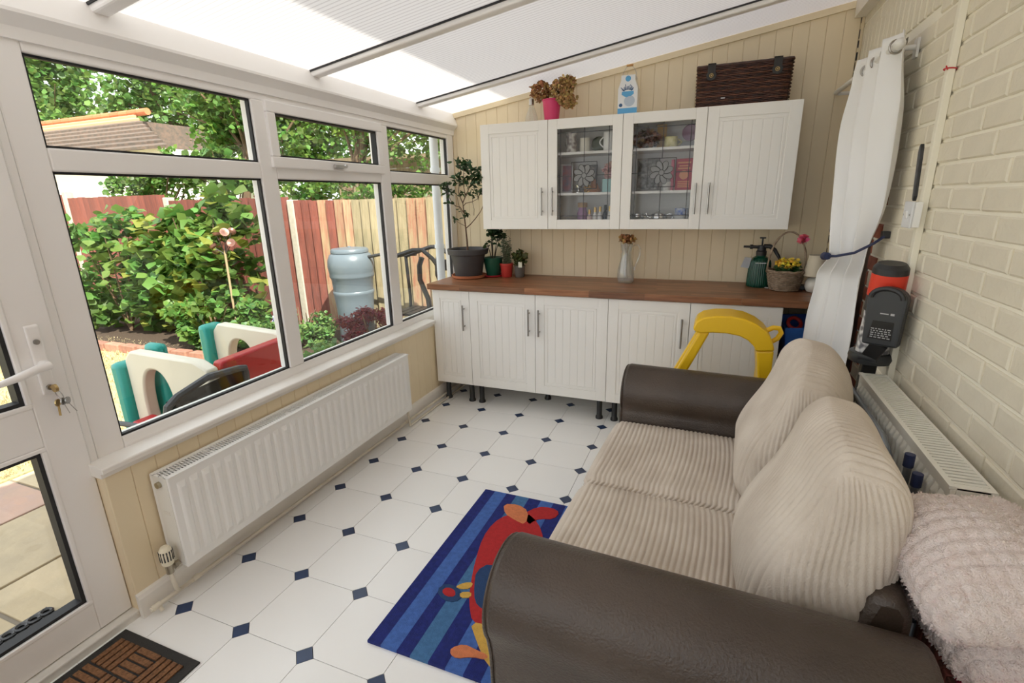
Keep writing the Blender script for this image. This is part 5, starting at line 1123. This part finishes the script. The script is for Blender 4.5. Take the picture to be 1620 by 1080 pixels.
M_SLAB = mat('sandstone_slab',(0.52,0.42,0.27),0.8,col2=(0.40,0.33,0.22),vscale=4,bump=0.4,bscale=18,rnd=0.12); M_SLABR = mat('reddish_slab',(0.50,0.32,0.24),0.8,col2=(0.42,0.30,0.24),vscale=4,bump=0.4,bscale=18,rnd=0.1)
r = random.Random(31); x = -0.105; col = 0
while x > -2.0:
    w = [0.30,0.46,0.60,0.54][col%4]; xa_ = max(x-w,-2.02); y = -5.0-r.random()*0.4
    while y < 1.2:
        L = r.choice([0.45,0.60,0.75,0.60]); d = 0.008
        MB().prism([(xa_+d,y+d),(x-d,y+d+r.uniform(-.004,.004)),(x-d,y+L-d),(xa_+d,y+L-d+r.uniform(-.004,.004))],'z',GZ-0.03,GZ+r.uniform(-0.002,0.002)).build('paving_slab', M_SLABR if r.random() < 0.22 else M_SLAB, pt, bevel=0.004)
        y += L
    x -= w; col += 1
bed = MB().prism([(-9,-0.30),(-4.6,-0.20),(-3.0,-0.12),(-2.2,0.05),(-0.3,0.15),(-0.3,1.25),(-9,1.25)],'z',GZ-0.03,GZ+0.03).build('flower_bed', mat('bed_soil',(0.07,0.045,0.028),0.95,bump=0.9,bscale=40)); tag(bed,None,None,kind='structure')
eb_ = struct('bed_edging')
M_EDGE = mat('terracotta_edging',(0.46,0.22,0.15),0.85,var=0.3,vscale=15,rnd=0.2)
ln = [(-7.0,-0.27),(-4.6,-0.22),(-3.0,-0.14),(-2.2,0.03)]
for a,b in zip(ln,ln[1:]):
    L = math.hypot(b[0]-a[0],b[1]-a[1]); n = int(L/0.23)
    for k in range(n):
        f = (k+0.5)/n; o = B(-0.11,0.11,-0.05,0.05,0,0.10).build('edging_brick',M_EDGE,bevel=0.008); o.location = (a[0]+(b[0]-a[0])*f,a[1]+(b[1]-a[1])*f-0.03,GZ-0.01); o.rotation_euler = (0,r.uniform(-.05,.05),math.atan2(b[1]-a[1],b[0]-a[0])+r.uniform(-.05,.05)); attach(o,eb_)
# fence: overlapping feather-edge boards between concrete posts
def fence_wood(name,c1,c2):
    return mat(name,c1,0.8,col2=c2,vscale=6,bump=0.4,bscale=30,aniso=(6,6,0.7),rnd=0.18)
M_FR = fence_wood('red_stained_board',(0.25,0.072,0.048),(0.17,0.055,0.04)); M_FY = fence_wood('weathered_board',(0.40,0.32,0.19),(0.27,0.23,0.13)); M_FM = fence_wood('half_faded_board',(0.40,0.18,0.11),(0.44,0.33,0.19))
FY = 1.30; posts = [-9.87,-7.57,-5.27,-3.0,-0.72,1.56]
M_CONC = mat('concrete_post',(0.58,0.52,0.42),0.85,var=0.15,vscale=20,bump=0.4,bscale=80)
rf = random.Random(8)
gf = thing('garden_fence','tall close-board garden fence of red and weathered boards with concrete posts','fence',(-3.0,FY,GZ))
for bi in range(5):
    xa_, xb_ = posts[bi]+0.055, posts[bi+1]-0.055; top = [1.72,1.66,1.58,1.535,1.53][bi]
    n = int(round((xb_-xa_)/0.127)); w = (xb_-xa_)/n
    for k in range(n):
        p = xa_+k*w; xm = p+w/2
        mt = M_FR
        if xm > -2.3: mt = M_FY if rf.random() < 0.62 else M_FM
        elif xm > -2.75: mt = M_FM if rf.random() < 0.4 else M_FR
        zt = top+rf.uniform(-0.006,0.006)
        m = MB().prism([(-w/2-0.014,0.0),(-w/2-0.014,-0.034),(-w/2+0.004,-0.032),(w/2,-0.006),(w/2,0.0)],'z',0,zt-GZ-0.10); o = m.build('board',mt); o.location = (xm,FY,GZ+0.10); attach(o,gf)
    B(xa_,xb_,FY,FY+0.05,GZ,GZ+0.12).build('gravel_board',M_FM,gf)
    for zz in (0.25,0.85,1.40): B(xa_,xb_,FY+0.001,FY+0.06,zz,zz+0.07).build('rail',M_FR,gf)
for k,px in enumerate(posts):
    top = [1.80,1.76,1.62,1.545,1.54,1.54][k]
    MB().prism([(px-0.05,FY-0.050),(px+0.05,FY-0.050),(px+0.05,FY+0.065),(px-0.05,FY+0.065)],'z',GZ-0.1,top).build('post',M_CONC,gf,bevel=0.012)
# water butt
wbt = thing('water_butt','pale grey plastic water butt with lid against the fence','water butt',(-1.88,0.92,GZ))
M_BUTT = mat('grey_blue_plastic',(0.13,0.165,0.19),0.35)
MB().lathe([(0.0,0.22),(0.195,0.22),(0.20,0.25),(0.215,0.50),(0.228,0.60),(0.232,0.61),(0.232,0.635),(0.224,0.645),(0.232,0.78),(0.246,0.80),(0.250,0.815),(0.246,0.84),(0.250,0.86),(0.258,0.92),(0.252,0.99),(0.228,1.05),(0.196,1.075)],(-1.88,0.92,GZ),36).build('barrel',M_BUTT,wbt,smooth=40)
MB().lathe([(0.205,1.07),(0.210,1.075),(0.210,1.10),(0.195,1.118),(0.08,1.130),(0.0,1.132)],(-1.88,0.92,GZ),32).build('lid',M_BUTT,wbt,smooth=40)
MB().sphere((-1.88,0.92,GZ+1.133),0.02,0.02,0.012).build('lid_knob',M_BUTT,wbt,smooth=True)
MB().lathe([(0.21,0.0),(0.20,0.22),(0.0,0.22)],(-1.88,0.92,GZ),28).build('stand',mat('dark_grey_stand',(0.14,0.16,0.18),0.5),wbt,smooth=35)
o = MB().tube([(-1.66,0.94,0.90),(-1.50,0.96,0.93),(-1.30,0.98,0.92),(-1.05,1.0,0.94)],0.018,8).build('overflow_pipe',mat('pipe_black',(0.03,0.03,0.03),0.4),smooth=True); tag(o,'thin dark pipe leading away from the water butt','pipe')
# black metal garden seat past the butt
gs = thing('garden_bench','black metal garden bench with curved arm near the fence','bench',(-0.72,0.70,GZ))
for yy in (0.55,0.90):
    m = MB(); m.tube([(-1.12,yy,0.93),(-0.95,yy,0.985),(-0.80,yy,1.03),(-0.69,yy,1.035),(-0.58,yy,0.95),(-0.54,yy,0.90)],0.022,8); m.build('curved_rail',M_BLACK,gs,smooth=True)
    m = MB(); m.tube([(-0.70,yy,0.96),(-0.735,yy,0.88),(-0.74,yy,0.74),(-0.66,yy,0.55),(-0.60,yy,GZ)],0.026,8); m.build('leg',M_BLACK,gs,smooth=True)
    m = MB(); m.tube([(-1.12,yy,0.93),(-1.10,yy,0.5),(-1.12,yy,GZ)],0.018,8); m.build('leg',M_BLACK,gs,smooth=True)
for k in range(5): B(-1.10+k*0.085,-1.03+k*0.085,0.52,0.93,0.36,0.38).build('seat_slat',M_BLACK,gs)
o = MB().torus((-0.62,0.30,0.16),0.17,0.016,(0.3,-1,0.2),n=24,k=8,a0=0.2,a1=3.4).build('garden_hose',mat('teal_hose',(0.05,0.35,0.38),0.4),smooth=True); tag(o,'loop of teal garden hose below the bench','hose')

# white downpipe at the outside corner
dp = thing('downpipe','white plastic downpipe on the outer corner of the conservatory','downpipe',(-0.14,-0.06,GZ))
MB().cyl((-0.145,-0.055,GZ),(-0.145,-0.055,2.05),0.034,n=18).build('pipe',mat('pale_blue_white',(0.72,0.76,0.82),0.4),dp,smooth=35)
for zz in (0.55,1.12,1.72): MB().cyl((-0.145,-0.055,zz),(-0.145,-0.055,zz+0.03),0.041,n=18).build('pipe_clip',mat('pale_blue_white',(0.72,0.76,0.82),0.4),dp,smooth=35)
B(-0.20,-0.09,-0.03,-0.005,0.93,1.02).build('bracket',mat('grey_bracket',(0.08,0.08,0.085),0.5),dp)
# outdoor mat
om = MB()
for i in range(7):
    for j in range(22): om.torus((-0.16-i*0.055,-2.90-j*0.042-(0.02 if i%2 else 0),GZ+0.010),0.019,0.008,(0,0,1),n=10,k=5)
om.box(-0.53,-0.13,-3.83,-2.88,GZ+0.001,GZ+0.006); o = om.build('outdoor_mat',M_BLACK,smooth=40); tag(o,'black rubber ring mat outside the glazed door','doormat')
# ---------------------------------------------------------------- children's plastic climber
ps = thing('play_climber',"child's plastic climber with cream, red and teal panels on the patio",'climbing toy',(-0.82,-1.7,GZ))
M_PW = mat('cream_plastic',(0.74,0.71,0.60),0.4,var=0.06,vscale=5); M_PR = mat('red_play_plastic',(0.42,0.016,0.022),0.35); M_PT = mat('teal_plastic',(0.008,0.30,0.26),0.35)
def holed(outer, hole, axis, a, b, name, mt):
    """panel with a rounded window"""
    bm = bmesh.new(); n = len(outer); f3 = {'x':lambda p,t:(t,p[0],p[1]),'y':lambda p,t:(p[0],t,p[1])}[axis]
    bmo = MB(); k = len(hole)
    # match every hole vertex to a point on the outline at the same angle
    hc = (sum(p[0] for p in hole)/k, sum(p[1] for p in hole)/k); ring = []
    for p in hole:
        d = (p[0]-hc[0],p[1]-hc[1]); best = None
        for i in range(n):
            q0, q1 = outer[i], outer[(i+1)%n]; ex, ey_ = q1[0]-q0[0], q1[1]-q0[1]; det = d[0]*(-ey_)+d[1]*ex
            if abs(det) < 1e-12: continue
            rx, ry = q0[0]-hc[0], q0[1]-hc[1]; t = (rx*(-ey_)+ry*ex)/det; s = (d[0]*ry-d[1]*rx)/det
            if t > 0 and -1e-6 <= s <= 1+1e-6 and (best is None or t < best): best = t
        ring.append((hc[0]+d[0]*best, hc[1]+d[1]*best))
    vs = [f3(p,a) for p in ring]+[f3(p,a) for p in hole]+[f3(p,b) for p in ring]+[f3(p,b) for p in hole]; fs = []
    for i in range(k):
        j = (i+1)%k; fs += [(i,j,k+j,k+i),(2*k+j,2*k+i,3*k+i,3*k+j),(k+i,k+j,3*k+j,3*k+i),(j,i,2*k+i,2*k+j)]
    bm.free(); return bmo.add(vs,fs).build(name,mt,ps,bevel=0.012,smooth=30)
def oval(cx,cz,rx,rz,n=48,p=2.4): return [(cx+rx*math.copysign(abs(math.cos(2*PI*i/n))**(2/p),math.cos(2*PI*i/n)), cz+rz*math.copysign(abs(math.sin(2*PI*i/n))**(2/p),math.sin(2*PI*i/n))) for i in range(n)]
holed([(-1.13,GZ),(-0.46,GZ),(-0.46,0.67),(-0.50,0.70),(-1.08,0.715),(-1.13,0.66)], oval(-0.90,0.38,0.125,0.24), 'y', -2.03,-1.96,'cream_panel',M_PW)
holed([(-1.22,GZ),(-0.55,GZ),(-0.55,0.69),(-1.16,0.72),(-1.22,0.66)], oval(-0.98,0.42,0.12,0.20), 'y', -1.40,-1.33,'cream_panel',M_PW)
holed([(-1.955,GZ),(-1.41,GZ),(-1.41,0.70),(-1.955,0.68)], oval(-1.66,0.22,0.15,0.26), 'x', -0.54,-0.47,'red_panel',M_PR)
for (xx,yy) in ((-1.17,-2.02),(-1.25,-1.40)):
    m = MB().prism([(xx-0.055,yy-0.05),(xx+0.040,yy-0.05),(xx+0.040,yy+0.10),(xx-0.055,yy+0.10)],'z',GZ+0.22,0.64 if yy < -1.8 else 0.71); m.build('teal_post',M_PT,ps,bevel=0.03,smooth=50)
m = MB().prism([(-1.12,-1.93),(-0.98,-1.93),(-0.98,-1.86),(-1.12,-1.86)],'z',GZ+0.05,0.73); m.build('teal_post',M_PT,ps,bevel=0.03,smooth=50)
m = MB().prism([(-1.30,GZ),(-0.80,GZ),(-0.80,0.34),(-0.95,0.36),(-1.28,0.06)],'y',-2.17,-2.045); m.build('red_step',M_PR,ps,bevel=0.015)
MB().prism([(-1.08,GZ+0.10),(-0.56,GZ+0.10),(-0.56,GZ+0.16),(-1.08,GZ+0.16)],'y',-1.94,-1.42).build('floor_panel',M_PR,ps,bevel=0.01)
# garden chair just outside the glass
gc = thing('garden_chair','dark grey mesh garden chair with curved back right outside the window','chair',(-0.40,-2.12,GZ))
M_GC = mat('charcoal_frame',(0.045,0.048,0.055),0.45)
yl, yr = -2.345, -1.895
MB().tube([(-0.40,yl,GZ),(-0.37,yl,0.25),(-0.345,yl,0.55),(-0.34,yl+0.01,0.60),(-0.338,yl+0.06,0.632),(-0.336,(yl+yr)/2,0.675),(-0.338,yr-0.05,0.662),(-0.34,yr-0.006,0.652),(-0.345,yr,0.62),(-0.37,yr,0.25),(-0.40,yr,GZ)],0.019,8).build('back_frame',M_GC,gc,smooth=True)
m = MB().grid(lambda u,v:(-0.375+0.028*v,yl+0.01+(yr-yl-0.02)*u,0.25+(0.375+0.03*u)*v),12,8); m.build('back_mesh',glassmat('black_mesh_fabric',(0.24,0.24,0.25),refl=0.02,rough=0.4),gc,solid=0.002)
B(-0.84,-0.37,yl+0.01,yr-0.01,0.245,0.265).build('seat',M_GC,gc,bevel=0.006)
for yy in (yl,yr):
    MB().tube([(-0.36,yy,0.45),(-0.60,yy,0.47),(-0.80,yy,0.46),(-0.83,yy,0.42),(-0.84,yy,GZ)],0.013,8).build('arm_leg',M_GC,gc,smooth=True)
# ---------------------------------------------------------------- planting
M_L1 = leafmat('vine_leaf',(0.13,0.24,0.05),0.5,0.4); M_L2 = leafmat('shrub_leaf',(0.12,0.24,0.05),0.45,0.4); M_L3 = leafmat('bed_leaf',(0.16,0.29,0.08),0.4,0.4); M_L4 = leafmat('tree_leaf',(0.13,0.25,0.045),0.5,0.45); M_L5 = leafmat('ivy_leaf',(0.15,0.27,0.065),0.5,0.4); M_L6 = leafmat('yellowing_leaf',(0.24,0.30,0.06),0.4,0.4)
M_RLEAF = leafmat('acer_red_leaf',(0.20,0.022,0.03),0.45,0.35); M_BARK = mat('garden_bark',(0.20,0.13,0.075),0.9,var=0.3,vscale=20); M_PSTEM = mat('pale_stem',(0.40,0.30,0.17),0.8)
def branches(parent, base, top, spread, n, r0, seed, mt=M_BARK):
    rr = random.Random(seed); m = MB()
    for k in range(n):
        a = 2*PI*k/n+rr.uniform(-.4,.4); e = (base[0]+spread[0]*math.cos(a)*rr.uniform(.3,1),base[1]+spread[1]*math.sin(a)*rr.uniform(.3,1),top*rr.uniform(.75,1.0)); mid = ((base[0]*0.6+e[0]*0.4)+rr.uniform(-.05,.05),(base[1]*0.6+e[1]*0.4),(base[2]+e[2])/2)
        m.tube([base,mid,e],[r0,r0*0.7,r0*0.3],6)
    return m.build('stems',mt,parent,smooth=True)
def shrub(label, c, rad, n, size, mt, seed, clump=14, wid=0.42, cat='shrub', name='shrub', group=None, shell=0.4, extra=None):
    t = thing(name,label,cat,(c[0],c[1],GZ),group=group)
    branches(t,(c[0],c[1],GZ),c[2]+rad[2]*0.6,(rad[0]*0.7,rad[1]*0.7),7,0.014,seed)
    leaves('foliage', blob(c,rad,n,seed,shell,clump), size, mt, t, seed, 0.55, wid=wid)
    if extra: single_leaves(blob(c,(rad[0]*1.04,rad[1]*1.04,rad[2]*1.04),extra[0],seed,0.95,clump), size*1.1, extra[1], t, seed+5, wid)
    return t
shrub('tall big-leaved vine shrub spreading in front of the red fence',(-3.85,0.55,0.80),(1.15,0.45,1.02),1700,0.14,M_L1,101,26,0.5,extra=(260,M_L6))
shrub('tall leafy shrub at the far end of the flower bed',(-5.2,0.40,0.68),(0.85,0.5,0.92),1300,0.12,M_L2,102,20,0.5,extra=(200,M_L1))
shrub('low dark leafy shrub at the front of the bed',(-3.25,0.15,0.25),(0.85,0.33,0.42),1500,0.085,M_L2,103,18,0.45)
shrub('small bright green ground plant by the terracotta edging',(-2.65,0.25,0.08),(0.50,0.28,0.24),1200,0.05,M_L3,104,14,0.45)
shrub('pale green leafy plant behind the play climber',(-2.35,0.55,0.15),(0.42,0.35,0.32),1300,0.05,M_L3,105,14,0.45)
shrub('low green plants below the red acer',(-1.55,0.10,0.0),(0.55,0.22,0.20),700,0.06,M_L3,106,12,0.45)
t = shrub('small acer with deep red feathery foliage near the water butt',(-1.18,0.34,0.24),(0.56,0.24,0.32),5200,0.042,M_RLEAF,107,24,0.16)
# blue hydrangea heads
hy = thing('hydrangea','hydrangea plant with pale blue flower heads beside the bed','flower',(-2.62,0.62,GZ))
leaves('leaves', blob((-2.62,0.62,0.02),(0.22,0.2,0.16),160,110,0.3), 0.09, M_L3, hy, 110, 0.6)
for k,(a,b,c) in enumerate([(-2.70,0.55,0.20),(-2.56,0.52,0.17),(-2.62,0.60,0.25)]): leaves('flower_head', blob((a,b,c),(0.075,0.07,0.055),170,111+k,0.8), 0.028, mat('pale_blue_petal',(0.55,0.60,0.85),0.8,isl=0.15), hy, 111+k, 0.4, wid=0.5)
# copper garden stake with cup ornaments
gsk = thing('garden_stake','tall garden stake topped by copper cup ornaments among the shrubs','ornament',(-3.05,0.25,GZ))
MB().cyl((-3.05,0.25,GZ),(-3.02,0.25,1.02),0.012,n=10).build('stake',M_PSTEM,gsk,smooth=True)
rr = random.Random(2)
for k in range(8):
    a = 2*PI*k/8; c = (-3.02+0.13*math.cos(a),0.25+0.06*math.sin(a),1.05+0.12*math.sin(a*1.5)+0.05); MB().tube([(-3.02,0.25,0.98),c],0.004,6).build('wire',M_BLACK,gsk)
    m = MB().lathe([(0.0,0.0),(0.03,0.006),(0.045,0.03),(0.04,0.03),(0.0,0.012)],n=14); m.xf(Matrix.Translation(c) @ Euler((rr.uniform(-1,1),rr.uniform(-1,1),0)).to_matrix().to_4x4()); m.build('cup',mat('aged_copper',(0.26,0.13,0.10),0.4,0.6),gsk,smooth=True)
# trees behind and over the fence
def tree(label, c, rad, n, size, mt, seed, trunk, clump=40, wid=0.42, r0=0.08, lean=(0,0), cat='tree', name='garden_tree', group='trees beyond the fence', shell=0.35):
    t = thing(name,label,cat,(trunk[0],trunk[1],GZ),group=group)
    m = MB(); tp = (trunk[0]+lean[0],trunk[1]+lean[1],c[2]); m.tube([(trunk[0],trunk[1],GZ),((trunk[0]+tp[0])/2,(trunk[1]+tp[1])/2,c[2]*0.5),tp],[r0,r0*0.8,r0*0.5],8)
    rr = random.Random(seed)
    for k in range(9):
        a = 2*PI*k/9; s = (tp[0]*0.8+trunk[0]*0.2,tp[1]*0.8+trunk[1]*0.2,c[2]*rr.uniform(.5,.9)); e = (c[0]+rad[0]*0.8*math.cos(a),c[1]+rad[1]*0.8*math.sin(a),c[2]+rad[2]*rr.uniform(-.3,.8)); m.tube([s,((s[0]+e[0])/2,(s[1]+e[1])/2,(s[2]+e[2])/2+0.1),e],[r0*0.4,r0*0.28,r0*0.1],6)
    m.build('trunk',M_BARK,t,smooth=True)
    leaves('foliage', blob(c,rad,n,seed,shell,clump), size, mt, t, seed, 0.5, wid=wid)
    return t
tree('broad tree with large mid-green leaves hanging over the fence',(-4.7,2.5,3.05),(1.6,0.8,1.15),8500,0.088,M_L4,201,(-5.2,2.3),80,0.45,0.07,(0.6,0))
tree('leafy tree arching above the water butt',(-2.2,2.5,2.75),(1.1,0.75,0.9),7500,0.070,M_L4,202,(-3.35,2.0),55,0.36,0.07,(0.9,0.3))
tree('sparse bright tree behind the weathered fence bay',(0.2,2.9,2.9),(1.2,0.7,1.0),3600,0.075,M_L5,203,(0.2,2.9),45,0.36,0.06)
tree('dense ivy-clad tree rising behind the orange ridge tiles',(-31.0,13.6,7.0),(5.5,2.0,7.0),9000,0.30,M_L5,204,(-31.0,13.6),90,0.45,0.16)
tree('tall far tree rising past the end of the tiled roof',(-21.5,14.0,6.6),(5.0,2.0,6.2),9500,0.26,M_L5,205,(-21.5,14.0),90,0.45,0.22)
tree('far hedge-like tree behind the big-leaved tree',(-10.2,9.5,4.3),(3.2,1.6,4.2),9000,0.17,M_L4,206,(-10.2,9.5),90,0.45,0.16)
tree('far tree filling the gap above the timber shed',(-3.2,8.2,3.8),(3.7,1.4,3.6),9000,0.15,M_L5,207,(-3.2,8.2),80,0.45,0.16)
tree('overhanging branch with hanging leaves just above the fence top',(-4.6,1.70,1.95),(0.8,0.25,0.40),900,0.10,M_L1,208,(-4.6,1.75),26,0.5,0.03)
tree('thin creeper with small leaves trailing along the fence top',(-1.9,1.62,1.72),(1.3,0.28,0.26),1700,0.06,M_L4,209,(-1.9,1.75),40,0.4,0.02)
tree('clipped hedge-like tree in front of the white house',(-7.9,3.0,1.75),(1.5,0.5,0.85),4200,0.085,M_L4,211,(-7.9,3.0),50,0.45,0.05)
# timber shed / sleeper wall behind the fence
sh = thing('timber_shed','weathered timber shed wall showing above the fence','shed',(-1.8,3.9,GZ))
M_SHED = fence_wood('shed_board',(0.42,0.32,0.20),(0.30,0.23,0.14))
for k in range(17):
    B(-4.4,1.2,3.88+0.004*(k%2),3.92,GZ+k*0.135,GZ+k*0.135+0.131).build('plank',M_SHED,sh)
MB().prism([(-4.6,2.18),(1.4,2.18),(1.4,2.24),(-4.6,2.24)],'y',3.75,5.6).build('roof_edge',M_SHED,sh)
# neighbouring house: white wall, tiled roof with terracotta ridge
nh = thing('neighbour_house','neighbouring white house with brown tiled roof and orange ridge','house',(-19,7.0,GZ))
B(-26,-12.4,6.4,11,GZ,3.05).build('wall',mat('white_render',(0.85,0.83,0.78),0.8),nh)
M_RT = mat('mossy_roof_tile',(0.17,0.115,0.085),0.9,col2=(0.10,0.082,0.066),vscale=9,rnd=0.2,bump=0.5,bscale=25); M_RO = mat('orange_ridge_tile',(0.62,0.20,0.085),0.8,rnd=0.15)
nrow = 9
for k in range(nrow):
    f0, f1 = k/nrow, (k+1)/nrow; y0, y1 = 6.0+2.6*f0, 6.0+2.6*f1+0.05; z0, z1 = 3.02+1.5*f0, 3.02+1.5*f1
    xe = -11.6-5.0*f0
    m = MB().add([(-26.2,y0,z0+0.05),(xe,y0,z0+0.05),(xe-0.7,y1,z1),(-26.2,y1,z1),(-26.2,y0,z0-0.02),(xe,y0,z0-0.02),(xe-0.7,y1,z1-0.06),(-26.2,y1,z1-0.06)],[(0,1,2,3),(7,6,5,4),(0,4,5,1),(1,5,6,2),(2,6,7,3),(3,7,4,0)])
    m.build('tile_course',M_RT if k < 7 else mat('clean_roof_tile',(0.62,0.34,0.20),0.85),nh)
for k in range(22): MB().cyl((-26.0+k*0.46,8.62,4.55),(-25.56+k*0.46,8.62,4.55),0.11,n=10).build('ridge_tile',M_RO,nh)
B(-26,-16.4,8.6,11.2,3.0,4.3).build('rear_roof',M_RT,nh)
